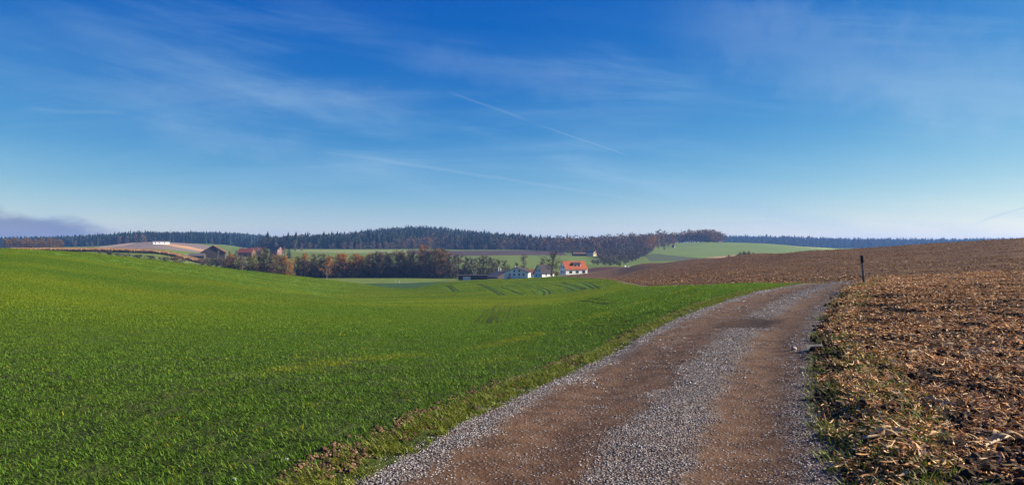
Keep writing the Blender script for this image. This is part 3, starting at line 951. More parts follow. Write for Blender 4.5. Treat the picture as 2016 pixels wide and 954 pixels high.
def scatter(name, groups, mat, parent=None, **props):
    """one object that holds very many small pieces; groups: (points, piece variants, scale range, tint, tilt)"""
    P = np.concatenate([g_[0] for g_ in groups]); n = len(P)
    me = bpy.data.meshes.new(name)
    me.vertices.add(n)
    me.vertices.foreach_set("co", np.asarray(P, np.float32).ravel())
    g = np.random.default_rng(n)
    rot, sc, pk, ti, bd = [], [], [], [], []
    for k, (p, protos, scr, tint, tilt) in enumerate(groups):
        m = len(p)
        rot.append(np.stack([tilt * g.standard_normal(m), tilt * g.standard_normal(m), g.random(m) * 6.283], 1))
        sc.append(scr[0] + (scr[1] - scr[0]) * g.random(m)); pk.append(g.integers(0, len(protos), m))
        ti.append(np.zeros(m) if tint is None else tint); bd.append(np.full(m, k))
    me.attributes.new('rot', 'FLOAT_VECTOR', 'POINT').data.foreach_set("vector", np.concatenate(rot).astype(np.float32).ravel())
    me.attributes.new('sc', 'FLOAT', 'POINT').data.foreach_set("value", np.concatenate(sc).astype(np.float32))
    me.attributes.new('pick', 'INT', 'POINT').data.foreach_set("value", np.concatenate(pk).astype(np.int32))
    me.attributes.new('band', 'INT', 'POINT').data.foreach_set("value", np.concatenate(bd).astype(np.int32))
    me.attributes.new('tint', 'FLOAT', 'POINT').data.foreach_set("value", np.concatenate(ti).astype(np.float32))
    ob = link(name, me, parent, **props)
    ng = bpy.data.node_groups.new(name + '_nodes', 'GeometryNodeTree')
    ng.interface.new_socket('Geometry', in_out='INPUT', socket_type='NodeSocketGeometry')
    ng.interface.new_socket('Geometry', in_out='OUTPUT', socket_type='NodeSocketGeometry')
    gi, go = ng.nodes.new('NodeGroupInput'), ng.nodes.new('NodeGroupOutput')
    jn = ng.nodes.new('GeometryNodeJoinGeometry')

    def na(nm, typ):
        nd = ng.nodes.new('GeometryNodeInputNamedAttribute'); nd.data_type = typ
        nd.inputs['Name'].default_value = nm
        return nd.outputs[0]
    aband, apick, arot, asc = na('band', 'INT'), na('pick', 'INT'), na('rot', 'FLOAT_VECTOR'), na('sc', 'FLOAT')
    for k, (p, protos, scr, tint, tilt) in enumerate(groups):
        iop = ng.nodes.new('GeometryNodeInstanceOnPoints')
        gti = ng.nodes.new('GeometryNodeGeometryToInstance')
        for v, f, at_ in protos:
            po = bpy.data.objects.new(f"{name}_piece", make_mesh(name + '_piece', v, f, False, at_, [mat]))
            oi = ng.nodes.new('GeometryNodeObjectInfo')
            oi.inputs['Object'].default_value = po
            ng.links.new(oi.outputs['Geometry'], gti.inputs[0])
        cp = ng.nodes.new('FunctionNodeCompare'); cp.data_type, cp.operation = 'INT', 'EQUAL'
        ii_ = [q for q in cp.inputs if q.type == 'INT']
        ng.links.new(aband, ii_[0]); ii_[1].default_value = k
        ng.links.new(cp.outputs[0], iop.inputs['Selection'])
        ng.links.new(gi.outputs[0], iop.inputs['Points'])
        ng.links.new(gti.outputs[0], iop.inputs['Instance'])
        iop.inputs['Pick Instance'].default_value = True
        ng.links.new(apick, iop.inputs['Instance Index'])
        ng.links.new(arot, iop.inputs['Rotation'])
        ng.links.new(asc, iop.inputs['Scale'])
        ng.links.new(iop.outputs[0], jn.inputs[0])
    ng.links.new(jn.outputs[0], go.inputs[0])
    md = ob.modifiers.new('pieces', 'NODES')
    md.node_group = ng
    return ob


def sample(u0, u1, Y0, Y1, dens):
    n = int(dens * (u1 - u0) * (Y1 * Y1 - Y0 * Y0) / 2)
    Y = np.sqrt(Y0 * Y0 + (Y1 * Y1 - Y0 * Y0) * rng.random(n))
    return (u0 + (u1 - u0) * rng.random(n)) * Y, Y


def drape(X, Y, dz=0.0):
    return np.stack([X, Y, height(X, Y) + dz], 1)


# ----------------------------------------------------------------------------- wheel tracks through the young wheat
def crop_pts(pts, x0, y0, s):
    return [(x0 + a / s, y0 + b / s) for a, b in pts]


C4 = (880, 460, 5.305); C7 = (800, 540, 4.032); C8 = (0, 540, 2.52)
LINES = []
for pts in ([(310, 520), (450, 580), (555, 640)], [(345, 520), (500, 585), (605, 640)],
            [(690, 510), (800, 535), (900, 560), (985, 588), (1022, 612), (1010, 645)], [(730, 510), (850, 530), (960, 555), (1050, 587), (1080, 612), (1065, 637)],
            [(1210, 505), (1330, 535), (1420, 560), (1465, 585)], [(1180, 505), (1290, 540), (1380, 565), (1430, 588)],
            [(1380, 490), (1500, 520), (1605, 570)], [(1340, 490), (1450, 527), (1540, 575)], [(0, 540), (80, 600)], [(30, 535), (135, 605)],
            [(1100, 525), (1250, 560), (1340, 600)], [(560, 555), (700, 600), (800, 640)],
            ):
    LINES.append((crop_pts(pts, *C4), 0.17, 0.0))
for pts in ([(1280, 665), (1480, 705), (1740, 740)], [(1430, 655), (1640, 690), (1780, 705)]):
    LINES.append((crop_pts(pts, *C4), 0.14, 0.15))
for pts in ([(20, 460), (120, 405), (215, 360)], [(245, 410), (340, 345), (440, 295)], [(655, 440), (675, 340), (700, 270), (735, 225)], [(750, 415), (720, 350), (740, 280), (770, 230)],
            [(500, 470), (560, 370), (640, 280)], [(585, 455), (610, 380)], [(1030, 230), (1160, 290)], [(1040, 345), (1150, 365)], [(800, 360), (830, 260)], [(880, 330), (900, 250)],
            [(180, 210), (330, 155)], [(270, 200), (380, 155)], [(600, 225), (720, 175)], [(640, 400), (690, 300)]):
    LINES.append((crop_pts(pts, *C7), 0.055, 0.25))
for pts in ([(0, 190), (300, 165), (700, 150), (1100, 122), (1550, 68)], [(0, 205), (300, 177), (700, 157), (1150, 125), (1500, 85)], [(420, 318), (720, 290), (960, 250)],
            [(1640, 160), (1960, 80)], [(60, 375), (300, 345), (700, 300)]):
    LINES.append((crop_pts(pts, *C8), 0.16, 0.30))
LINES.append(([(262, 803), (330, 783), (392, 768), (470, 745), (560, 722), (700, 693)], 0.10, 0.55))
LINES.append(([(500, 765), (560, 745), (620, 738), (720, 708)], 0.09, 0.6))
def between(A_, B_, n, crop, wdt):
    A_, B_ = np.array(A_, float), np.array(B_, float)
    for f_ in (np.arange(n) + .5) / n:
        LINES.append((crop_pts((A_ * (1 - f_) + B_ * f_).tolist(), *crop), wdt, 0.25))


between([(500, 480), (560, 370), (640, 285), (705, 240)], [(915, 350), (915, 300), (905, 250), (890, 210)], 9, C7, 0.030)     # drill rows
between([(910, 340), (915, 290), (905, 240)], [(1180, 330), (1110, 280), (1020, 235)], 6, C7, 0.028)
between([(345, 520), (500, 585), (605, 640)], [(690, 510), (890, 560), (985, 645)], 4, C4, 0.07)
between([(760, 510), (1000, 560), (1110, 640)], [(1180, 505), (1290, 540), (1400, 590)], 4, C4, 0.07)
M_RUT = mat_plain('bare_rut_soil', (0.040, 0.034, 0.012), 0.5, 1.5, 0.95, 0.3, 0.1)
field = bpy.data.objects['wheat_field']
RUTS = []
for pts, wdt, gap in LINES:
    pts = catmull(np.array(pts, float), 8)
    W3 = np.array([hit(px_, py_, 4.0) for px_, py_ in pts])
    ok = np.concatenate([[True], np.linalg.norm(np.diff(W3[:, :2], axis=0), axis=1) < 40])
    W3 = W3[ok]
    seg = np.concatenate([[0], np.cumsum(np.linalg.norm(np.diff(W3[:, :2], axis=0), axis=1))])
    if seg[-1] < 0.5:
        continue
    n = int(np.clip(seg[-1] / 0.6, 12, 260))
    q = np.linspace(0, seg[-1], n)
    px_, py_ = np.interp(q, seg, W3[:, 0]), np.interp(q, seg, W3[:, 1])
    px_ += 0.25 * fbm(q * .25, q * 0 + 7.7, 3, 2) * min(1, wdt)
    RUTS.append((np.stack([px_, py_], 1), wdt, 0.12 if wdt == 0.16 else (.55 if wdt == .17 else (.12 if wdt == .14 else .03))))
    tx, ty = np.gradient(px_), np.gradient(py_); l = np.hypot(tx, ty); nx, ny = -ty / l, tx / l
    hw = wdt * (0.42 + 0.5 * vnoise(q * 1.3, q * 0 + 1.7, 8)) * np.where(vnoise(q * .22, q * 0 + wdt * 31, 2) < gap, 0.0, 1.0)
    hw[0] = hw[-1] = 0
    V = []
    for k in (-1, 0, 1):
        X_, Y_ = px_ + nx * hw * k, py_ + ny * hw * k
        V.append(drape(X_, Y_, 0.02 + 0.00025 * py_))
    V = np.stack(V, 1).reshape(-1, 3)
    b0 = (np.arange(n - 1) * 3)[:, None]
    keep = ((hw[:-1] + hw[1:]) > 1e-4) & (py_[:-1] > 30) & (wdt != .16)
    F = np.concatenate([b0[keep] + np.array([0, 1, 4, 3]), b0[keep] + np.array([1, 2, 5, 4])])
    if len(F):
        link('wheel_rut', make_mesh('wheel_rut', V, F, True, None, [M_RUT]), field)


def rut_free(X, Y, pad):
    ok = np.ones(len(X), bool)
    for L, wdt, wide in RUTS:
        m = (X > L[:, 0].min() - 1) & (X < L[:, 0].max() + 1) & (Y > L[:, 1].min() - 1) & (Y < L[:, 1].max() + 1)
        if m.any():
            d = near_line(X[m], Y[m], L[:: max(1, len(L) // 40)])[0]
            ok[m] &= d > wdt * 0.5 + pad * wide
    return ok


# ----------------------------------------------------------------------------- young wheat, verge grass, litter, gravel
WG = []
WB = [(3.3, 9.5, 150, [blades(s, .11, 27, .026, .068, .0064, (.30, 1.15), (.2, 1.2)) for s in range(6)], .02),
      (9.5, 21, 84, [blades(20 + s, .16, 31, .026, .064, .0076, (.30, 1.15), (.2, 1.2)) for s in range(5)], .04),
      (21, 46, 36, [blades(40 + s, .26, 42, .035, .085, .0110) for s in range(4)], .06),
      (46, 125, 8.5, [blades(60 + s, .5, 60, .04, .09, .021) for s in range(4)], .1),
      (125, 330, 1.25, [blades(70 + s, 1.0, 52, .05, .10, .075) for s in range(4)], .1)]
for bi, (Y0, Y1, den, pr, pad) in enumerate(WB):
    X, Y = sample(-0.86, 0.45, Y0, Y1, den)
    t_, _ = road_t(X, Y)
    thin = vnoise(X * .9, Y * .9, 5) * .5 + vnoise(X * 3.1, Y * 3.1, 6) * .5
    ok = (t_ < -HW - .30 - .2 * vnoise(X * .8, Y * .8, 91) - pad) & (poly_sd(X, Y, WHEAT_OUT) > .2) & (poly_sd(X, Y, BROWN) < -.4) & (thin > 0.13) & rut_free(X, Y, (.0, .1, .35, .75, 1.0)[bi])
    X, Y, t_ = X[ok], Y[ok], t_[ok]
    yl = (1 - sstep(.12, .6, np.abs(t_ + 5.5 + 0.5 * fbm(X * .3, Y * .3, 2, 2)))) * sstep(.35, .6, vnoise(X * .7, Y * .5, 77))
    yl2 = (1 - sstep(.1, .5, np.abs(t_ + 3.4))) * 0.55 * sstep(.55, .8, vnoise(X * .6, Y * .4, 71))
    ti = np.clip(np.maximum(yl, yl2) * (.10 + .40 * rng.random(len(X))), 0, .5)
    ti = np.maximum(ti, np.where(rng.random(len(X)) < .015, .7, 0))
    ti = np.maximum(ti, (0.03 + 0.34 * vnoise(X * .10, Y * .10, 31) * sstep(6, 35, -t_)))  # yellower away from the track: grazing light through blades put into the colour
    WG.append((drape(X, Y), pr, (.88, 1.15), ti, 0.0))
scatter('young_wheat', WG, M_WHEAT, kind='stuff', label='short green winter wheat growing over the rolling field')

# verge grass on both sides of the track
rs = np.concatenate([[0], np.cumsum(np.linalg.norm(np.diff(ROAD, axis=0), axis=1))])


def along(n, y0, y1, t0, t1):
    """points beside the track: uniformly along it, t0..t1 metres to the side"""
    s0, s1 = np.interp(y0, ROAD[:, 1], rs), np.interp(y1, ROAD[:, 1], rs)
    s = s0 + (s1 - s0) * rng.random(n) ** 1.5
    t = t0 + (t1 - t0) * rng.random(n)
    cx, cy_ = np.interp(s, rs, ROAD[:, 0]), np.interp(s, rs, ROAD[:, 1])
    e = .05
    dx, dy = np.interp(s + e, rs, ROAD[:, 0]) - cx, np.interp(s + e, rs, ROAD[:, 1]) - cy_
    l = np.hypot(dx, dy)
    return cx + dy / l * t, cy_ - dx / l * t, s, t


vg = [blades(80 + s, .05, 11, .035, .10, .006, (.2, 1.0)) for s in range(5)]
X, Y, s, t = along(6200, 3.2, 44, -HW - .40, -HW - .02)
k = (vnoise(s * 1.6, s * 0 + 3, 4) * .6 + vnoise(X * 5, Y * 5, 4) * .4 > .40 - .25 * sstep(-HW - .2, -HW - .5, t)) | (rng.random(len(X)) < .08)
scatter('verge_grass', [(drape(X[k], Y[k]), vg, (.8, 1.5), .25 * rng.random(k.sum()), 0.0)], M_VERGE, kind='stuff', label='yellow-green grass strip between wheat and gravel')
X, Y, s, t = along(4200, 3.2, 40, HW - .10, HW + .95)
k = vnoise(X * 1.5, Y * 1.1, 14) * .65 + vnoise(X * 6, Y * 6, 15) * .35 > .45 + .16 * sstep(HW + .3, HW + 1.2, t)
PB = hit(1700.5, 558.5, 20)
X, Y = np.concatenate([X[k], PB[0] - .15 + .28 * rng.standard_normal(90)]), np.concatenate([Y[k], PB[1] + .22 * rng.standard_normal(90)])
scatter('verge_grass', [(drape(X, Y), vg, (.8, 1.6), .35 * rng.random(len(X)), 0.0)], M_VERGE, kind='stuff', label='patchy yellow-green grass along the edge of the brown leaf litter')

# dry maize leaves and stalks on the right-hand field
LG = []
for (Y0, Y1, den, R, n, L0, L1, w) in ((3.0, 10, 22, .24, 52, .015, .135, .0115), (10, 24, 11, .36, 62, .025, .135, .0155), (24, 52, 4.5, .62, 74, .035, .15, .023)):
    X, Y = sample(.18, 0.9, Y0, Y1, den)
    t_, s_l = road_t(X, Y)
    thin = vnoise(X * 1.1, Y * 1.1, 51) * .6 + vnoise(X * 3, Y * 3, 52) * .4
    thin = thin * .75 + .25 * vnoise(t_ / .75 * .5, s_l * .12, 53)
    ok = (t_ > HW + .06 + R * .4) & (thin > .36 + .10 * (1 - sstep(HW + .3, HW + 1.2, t_)))
    LG.append((drape(X[ok], Y[ok], .004), [litter(int(Y0) * 10 + s, R, n, L0, L1, w) for s in range(6)], (.8, 1.2), None, .06))
X, Y, s, t = along(1700, 3.0, 40, HW + .02, HW + .7)
LG.append((drape(X, Y, .004), [litter(700 + s_, .10, 7, .03, .10, .014) for s_ in range(5)], (.8, 1.2), None, .06))
scatter('maize_litter', LG, M_LITTER, kind='stuff', label='dry tan maize leaves and stalk pieces strewn over dark soil')
X, Y = sample(.07, .9, 48, 330, .42)
ok = (poly_sd(X, Y, BROWN) > .6) & (rng.random(len(X)) < .2 + .8 * sstep(.35, .6, vnoise((X * .97 + Y * .24) / 40, (Y * .97 - X * .24) / 3.5, 5))) & (height(X, Y) > -14)
scatter('stalk_litter', [(drape(X[ok], Y[ok], .01), [litter(800 + s, 1.3, 36, .08, .32, .055, .42) for s in range(5)], (.8, 1.3), None, .03)], M_LITTER, kind='stuff', label='brown stalk remains over the far ploughed field')
# dark crumbly clods
SOIL = [(0.045, 0.028, 0.018), (0.075, 0.046, 0.028), (0.028, 0.018, 0.013)]
X, Y = sample(.18, .9, 3.0, 26, 7)
t_, _ = road_t(X, Y)
ok = (t_ > HW + .1)
scatter('soil_clods', [(drape(X[ok], Y[ok], .0), [stones(900 + s, .25, 16, .008, .042, SOIL, .7, .22, True) for s in range(5)], (.7, 1.4), None, 0.0)], M_CLOD, kind='stuff', label='dark crumbly clods of soil among the leaf litter')
DRY = [(0.16, 0.09, 0.05), (0.09, 0.05, 0.03), (0.24, 0.15, 0.09)]
X, Y, s, t = along(1900, 3.2, 30, -HW - .62, -HW - .2)
k = vnoise(s * .9, s * 0 + 9, 4) * .5 + vnoise(X * 3, Y * 3, 4) * .5 > .47
scatter('soil_clods', [(drape(X[k], Y[k]), [stones(920 + s_, .07, 6, .006, .026, DRY, .7, .22, True) for s_ in range(4)], (.7, 1.4), None, 0.0)], M_CLOD, kind='stuff', label='brown crumbs of soil along the left verge')

# gravel
GREYS = [(0.36, 0.335, 0.31), (0.25, 0.228, 0.205), (0.16, 0.146, 0.132), (0.52, 0.48, 0.43), (0.085, 0.077, 0.070), (0.33, 0.25, 0.19), (0.29, 0.27, 0.25), (0.20, 0.13, 0.085)]
WHITES = [(0.52, 0.485, 0.44), (0.38, 0.355, 0.32), (0.28, 0.26, 0.235), (0.60, 0.55, 0.49), (0.16, 0.145, 0.13), (0.26, 0.19, 0.13)]
GG, GW = [], []
for (Y0, Y1, den, R, n, r0, r1) in ((3.0, 9, 100, .10, 26, .003, .0105), (9, 20, 36, .17, 30, .005, .015), (20, 42, 11, .30, 30, .010, .022)):
    X, Y = sample(-.45, .62, Y0, Y1, den)
    t_, s_ = road_t(X, Y)
    w_ = .5 * fbm(X * .8, Y * .8, 61, 3) + .25 * fbm(X * 3, Y * 3, 62, 2)
    tn = t_ + w_
    cen = 1 - sstep(.20, .55, np.abs(tn - .20))
    ri = .8 * sstep(1.05, 1.45, tn)
    speck = .07 + .13 * sstep(.5, .75, vnoise(X * .9, Y * .5, 66))
    pr = np.maximum(np.maximum(cen, ri), speck)
    _c, _s = math.cos(.5), math.sin(.5)
    hole = (((X - POT[0]) * _c - (Y - POT[1]) * _s) / .5) ** 2 + (((X - POT[0]) * _s + (Y - POT[1]) * _c) / 1.25) ** 2 < 1
    ok = (np.abs(t_) < HW - .02) & (rng.random(len(X)) < pr) & ~hole
    GG.append((drape(X[ok], Y[ok], .0), [stones(1000 + int(Y0) * 10 + s, R, n, r0, r1, GREYS) for s in range(6)], (.8, 1.25), None, 0.0))
    le = .9 * sstep(-1.10, -1.48, tn)
    ok = (t_ < -.7) & (t_ > -HW - .10) & (rng.random(len(X)) < le)
    GW.append((drape(X[ok], Y[ok], .0), [stones(1100 + int(Y0) * 10 + s, R, n, r0 * .9, r1 * .9, WHITES) for s in range(6)], (.85, 1.3), None, 0.0))
scatter('gravel', GG, M_STONE, kind='stuff', label='grey crushed gravel down the middle and right edge of the track')
scatter('gravel', GW, M_STONE, kind='stuff', label='pale gravel along the left edge of the track')

# ----------------------------------------------------------------------------- trees
def unit(v):
    return v / (np.linalg.norm(v) + 1e-9)


def skeleton(seed, H, n1=16, low=0.14, w=0.30, n2=4, n3=2, up=0.35, r0=0.020, stems=1, droop=0.0, top=0.86):
    """trunk, boughs and branches; returns tube segments and the twig-bearing ends"""
    g = np.random.default_rng(seed)
    segs, tips = [], []

    def run(p, d, L, r, lvl, n, wob=.16, lift=.1):
        pts = [p]
        for k in range(n):
            d = unit(d + wob * g.standard_normal(3) + np.array([0, 0, lift]))
            q = pts[-1] + d * L / n
            segs.append((pts[-1], q, r * (1 - .7 * k / n), r * (1 - .7 * (k + 1) / n), lvl))
            pts.append(q)
        return pts, d

    def pick(pts, f):
        x = f * (len(pts) - 1); j = min(int(x), len(pts) - 2)
        return pts[j] + (pts[j + 1] - pts[j]) * (x - j)
    for s_ in range(stems):
        d0 = np.array([0, 0, 1.0]) if stems == 1 else unit(np.array([.55 * g.standard_normal(), .55 * g.standard_normal(), 1]))
        tr, _ = run(np.array([0, 0, -.02 * H]), d0, H * top, H * r0 / stems ** .5, 0, 6, .07, .12)
        m = max(3, n1 // stems)
        lop = 1 + .35 * g.standard_normal(8)
        for k in range(m):
            f = low + (1 - low) * (k + .7 * g.random()) / m
            a = k * 2.4 + .7 * g.random()
            prof_ = math.sqrt(max(.06, 1 - ((f - .52) / .56) ** 2))
            L = w * H * prof_ * (.7 + .5 * g.random()) * np.clip(lop[int(a / 6.283 * 8) % 8], .55, 1.4)
            el = .15 + 1.0 * f * up / .35 - droop
            d = unit(np.array([math.cos(a) * math.cos(el), math.sin(a) * math.cos(el), math.sin(el)]))
            bp_, bd = run(pick(tr, f), d, L, H * r0 * .42 * (1.1 - f) / stems ** .5 + .0016 * H, 1, 3, .2, .12)
            tips.append((bp_[-1], bd)); tips.append((bp_[-2], bd))
            for q in range(n2):
                ff = .3 + .7 * (q + .6 * g.random()) / n2
                d2 = unit(bd + .75 * g.standard_normal(3) + np.array([0, 0, .15]))
                b2_, e2 = run(pick(bp_, ff), d2, L * .5 * (.6 + .6 * g.random()), H * r0 * .16, 2, 2, .2, .05)
                tips.append((b2_[-1], e2)); tips.append((b2_[1], e2))
        tips.append((tr[-1], np.array([0, 0, 1.0]))); tips.append((tr[-2], np.array([0, 0, 1.0])))
    return segs, tips


def tree_mesh(name, seed, H, mat_t, mat_c, twigs=10, leaves=0, tl=0.09, tw=0.0022, ls=0.024, lsp=0.040, **kw):
    segs, tips = skeleton(seed, H, **kw)
    g = np.random.default_rng(seed + 500)
    mb = MB()
    for a, b, ra, rb, lvl in segs:
        mb.tube(a, b, max(ra, .0016 * H), max(rb, .0011 * H), 6 if lvl == 0 else (4 if lvl == 1 else 3))
    V = np.array(mb.v); top = max(V[:, 2].max(), max(t[0][2] for t in tips) + tl * H * .6); k = H / top
    mb.v = [tuple(v) for v in V * k]
    tm = mb.mesh(name + '_trunk', mat_t, True)
    TP = np.array([t[0] for t in tips]) * k; TD = np.array([t[1] for t in tips]); nt = len(TP)
    sh = np.clip(g.normal(.5, .26, nt), 0, 1)
    VV, CC = [], []

    def nrm(v):
        return v / (np.linalg.norm(v, axis=1, keepdims=True) + 1e-9)
    if twigs:
        n = nt * twigs; i = np.repeat(np.arange(nt), twigs)
        q = nrm(TD[i] * .8 + .8 * g.standard_normal((n, 3)) + np.array([0, 0, .12])); L = tl * H * (.4 + .8 * g.random(n))[:, None]
        sd = nrm(np.cross(q, g.standard_normal((n, 3)))) * (tw * H * (.6 + .8 * g.random(n)))[:, None]
        b0 = TP[i] - TD[i] * (tl * H * .5 * g.random(n))[:, None]
        VV.append(np.stack([b0 - sd, b0 + sd, b0 + q * L + sd * .35, b0 + q * L - sd * .35], 1)); CC.append(np.clip(sh[i] + .2 * g.standard_normal(n), 0, 1))
    if leaves:
        n = nt * leaves; i = np.repeat(np.arange(nt), leaves)
        c = TP[i] + g.standard_normal((n, 3)) * lsp * H * np.array([1, 1, .8])
        a = nrm(g.standard_normal((n, 3))); b = nrm(np.cross(a, g.standard_normal((n, 3)))); z_ = (ls * H * (.5 + .8 * g.random(n)))[:, None]
        VV.append(np.stack([c - a * z_ * .6, c + b * z_ * .4, c + a * z_ * .7, c - b * z_ * .45], 1)); CC.append(np.clip(sh[i] + .25 * g.standard_normal(n), 0, 1))
    V = np.concatenate(VV); C = np.repeat(np.concatenate(CC), 4)
    cm = make_mesh(name + '_crown', V.reshape(-1, 3), (np.arange(len(V)) * 4)[:, None] + np.arange(4), False, {'col': C}, [mat_c])
    return tm, cm


def spruce_mesh(name, seed, H, mat_t, mat_c, tiers=15, w=0.19):
    g = np.random.default_rng(seed)
    tm = MB().tube((0, 0, -.02 * H), (0, 0, .97 * H), .015 * H, .003 * H, 6).mesh(name + '_trunk', mat_t, True)
    CV, CF, CC = [], [], []
    for k in range(tiers):
        f = k / (tiers - 1); zc = H * (.08 + .88 * f); R = w * H * (1 - f) ** .85 * (.85 + .3 * g.random()) + .012 * H
        nb = 11
        for j in range(nb):
            a = 6.283 * (j + .5 * g.random()) / nb + k; r = R * (.7 + .45 * g.random()); dr = -.25 * r - .03 * H * g.random()
            dv = np.array([math.cos(a), math.sin(a), 0]); sv = np.array([-dv[1], dv[0], 0]) * r * .33
            base = np.array([0, 0, zc]); tip = base + dv * r + np.array([0, 0, dr]); md = base + dv * r * .55 + np.array([0, 0, dr * .3])
            i = len(CV)
            CV += [base, md + sv, tip, md - sv + np.array([0, 0, -.02 * H])]
            CF.append((i, i + 1, i + 2, i + 3)); CC += [np.clip(g.normal(.5, .3), 0, 1)] * 4
    i = len(CV)
    CV += [np.array((-.01 * H, 0, .93 * H)), np.array((.01 * H, 0, .93 * H)), np.array((0, .004 * H, H))]
    cm = make_mesh(name + '_crown', np.array(CV), [np.array(CF), np.array([(i, i + 1, i + 2)])], False, {'col': np.array(CC + [.5] * 3)}, [mat_c])
    return tm, cm


M_BARK = mat_plain('bark', (0.075, 0.058, 0.045), .4, 2.0, .95, 0, .1)
M_BARKP = mat_plain('pale_bark', (0.26, 0.22, 0.18), .35, 2.0, .95, 0, .1)
TC = {
    'bare': leaf_mat('bare_twigs', (0.044, 0.032, 0.021), (0.185, 0.132, 0.082), None, 0.0, .9, .1),
    'olivebare': leaf_mat('mossy_twigs', (0.028, 0.024, 0.010), (0.130, 0.105, 0.042), None, 0.0, .9, .1),
    'greybare': leaf_mat('grey_twigs', (0.085, 0.068, 0.055), (0.235, 0.190, 0.155), None, 0.0, .9, .1),
    'orange': leaf_mat('orange_leaves', (0.19, 0.075, 0.014), (0.56, 0.25, 0.034), None, .3, .7, .15),
    'brown': leaf_mat('brown_leaves', (0.100, 0.056, 0.022), (0.32, 0.185, 0.068), None, .25, .7, .15),
    'yellow': leaf_mat('yellow_leaves', (0.12, 0.10, 0.018), (0.34, 0.27, 0.045), None, .3, .7, .15),
    'olive': leaf_mat('olive_leaves', (0.032, 0.036, 0.014), (0.110, 0.110, 0.038), None, .2, .7, .15),
    'dark': leaf_mat('dark_needles', (0.006, 0.014, 0.008), (0.030, 0.050, 0.022), None, 0.0, .8, .1),
}
PROTO = {}


def protos_for(kind):
    if kind in PROTO:
        return PROTO[kind]
    out = []
    for s in range(3):
        sd = 100 * (len(PROTO) + 1) + s
        H = 20.0
        if kind in ('bare', 'olivebare', 'greybare'):
            out.append(tree_mesh(kind, sd, H, M_BARK, TC[kind], 11, 0, .095, .0024, w=.27 if kind == 'bare' else .31, low=.10))
        elif kind in ('orange', 'brown', 'yellow', 'olive'):
            out.append(tree_mesh(kind, sd, H, M_BARK, TC[kind], 3, 13, .08, .002, .022, .036, w=.25, low=.12))
        elif kind == 'birch':
            out.append(tree_mesh(kind, sd, H, M_BARKP, TC['greybare'], 7, 2, .09, .0022, up=.5, w=.2, low=.3))
        elif kind == 'spruce':
            out.append(spruce_mesh(kind, sd, H, M_BARK, TC['dark']))
        elif kind in ('shrub', 'brownshrub', 'greenshrub'):
            mc = {'shrub': 'bare', 'brownshrub': 'brown', 'greenshrub': 'olive'}[kind]
            out.append(tree_mesh(kind, sd, H, M_BARK, TC[mc], 10, 0 if kind == 'shrub' else 9, .16, .006, .045, .075, stems=5, n1=20, n2=2, w=.42, low=.15, r0=.03))
        elif kind == 'dead':
            out.append(tree_mesh(kind, sd, H, M_BARK, TC['bare'], 1, 0, .10, .006, n1=5, n2=1, w=.42, low=.35, r0=.05))
        elif kind == 'big':
            out.append(tree_mesh(kind, sd, H, M_BARK, TC['bare'], 9, 0, .055, .0018, n1=22, n2=6, w=.40, low=.22, r0=.030, up=.42))
    PROTO[kind] = out
    return out


NAMEOF = {'bare': 'bare_tree', 'olivebare': 'bare_tree', 'greybare': 'bare_tree', 'orange': 'autumn_tree', 'brown': 'autumn_tree', 'yellow': 'autumn_tree', 'olive': 'leafy_tree', 'birch': 'birch_tree',
          'spruce': 'spruce_tree', 'shrub': 'bare_shrub', 'brownshrub': 'brown_shrub', 'greenshrub': 'leafy_shrub', 'dead': 'dead_tree', 'big': 'bare_tree'}


def plant(kind, base, H, label, group=None, wide=1.0):
    tm, cm = protos_for(kind)[int(rng.integers(0, 3))]
    shrub = 'shrub' in kind
    t = thing(NAMEOF[kind], label, 'shrub' if shrub else 'tree', base, float(rng.random() * 6.283), group)
    t.scale = (H / 20 * wide, H / 20 * wide, H / 20)
    link('stem' if shrub else 'trunk', tm, t)
    link('crown', cm, t)
    return t


ORD = ['first', 'second', 'third', 'fourth', 'fifth', 'sixth', 'seventh', 'eighth', 'ninth', 'tenth', 'eleventh', 'twelfth', 'thirteenth', 'fourteenth', 'fifteenth', 'sixteenth', 'seventeenth', 'eighteenth', 'nineteenth', 'twentieth', 'twenty-first', 'twenty-second', 'twenty-third', 'twenty-fourth', 'twenty-fifth', 'twenty-sixth']
LOOK = {'bare': 'bare dark brown tree', 'olivebare': 'bare mossy tree', 'greybare': 'bare grey tree', 'orange': 'orange-leaved tree', 'brown': 'brown-leaved tree', 'yellow': 'yellow-leaved tree', 'olive': 'dull green tree', 'birch': 'pale-trunked slender tree',
        'spruce': 'dark spruce', 'shrub': 'bare dark shrub', 'brownshrub': 'brown shrub', 'greenshrub': 'dull green shrub', 'dead': 'dead tree', 'big': 'large bare tree'}


def row(items, where, group, direction='from left'):
    """items: (kind, x, survey distance or ('hit', y, dmin), ytop, width factor)"""
    items = sorted(items, key=lambda i: i[1])
    cnt = {}
    tot = {}
    for it in items:
        tot[it[0]] = tot.get(it[0], 0) + 1
    for it in items:
        kind, x, Yd, yt = it[:4]
        wd = (it[4] if len(it) > 4 else 1.0) * (1.2 if 'bank' in where or 'dense' in where else 1.0)
        b = hit(x, Yd[1], Yd[2]) if isinstance(Yd, tuple) else at(x, Yd)
        H = EYE + (HOR - yt) / FPX * b[1] - b[2]
        cnt[kind] = cnt.get(kind, 0) + 1
        if tot[kind] == 1:
            lab = f"the only {LOOK[kind]} {where}"
        else:
            lab = f"{ORD[cnt[kind] - 1]} {LOOK[kind]} {direction} {where}"
        plant(kind, b, H, lab, group, wd)


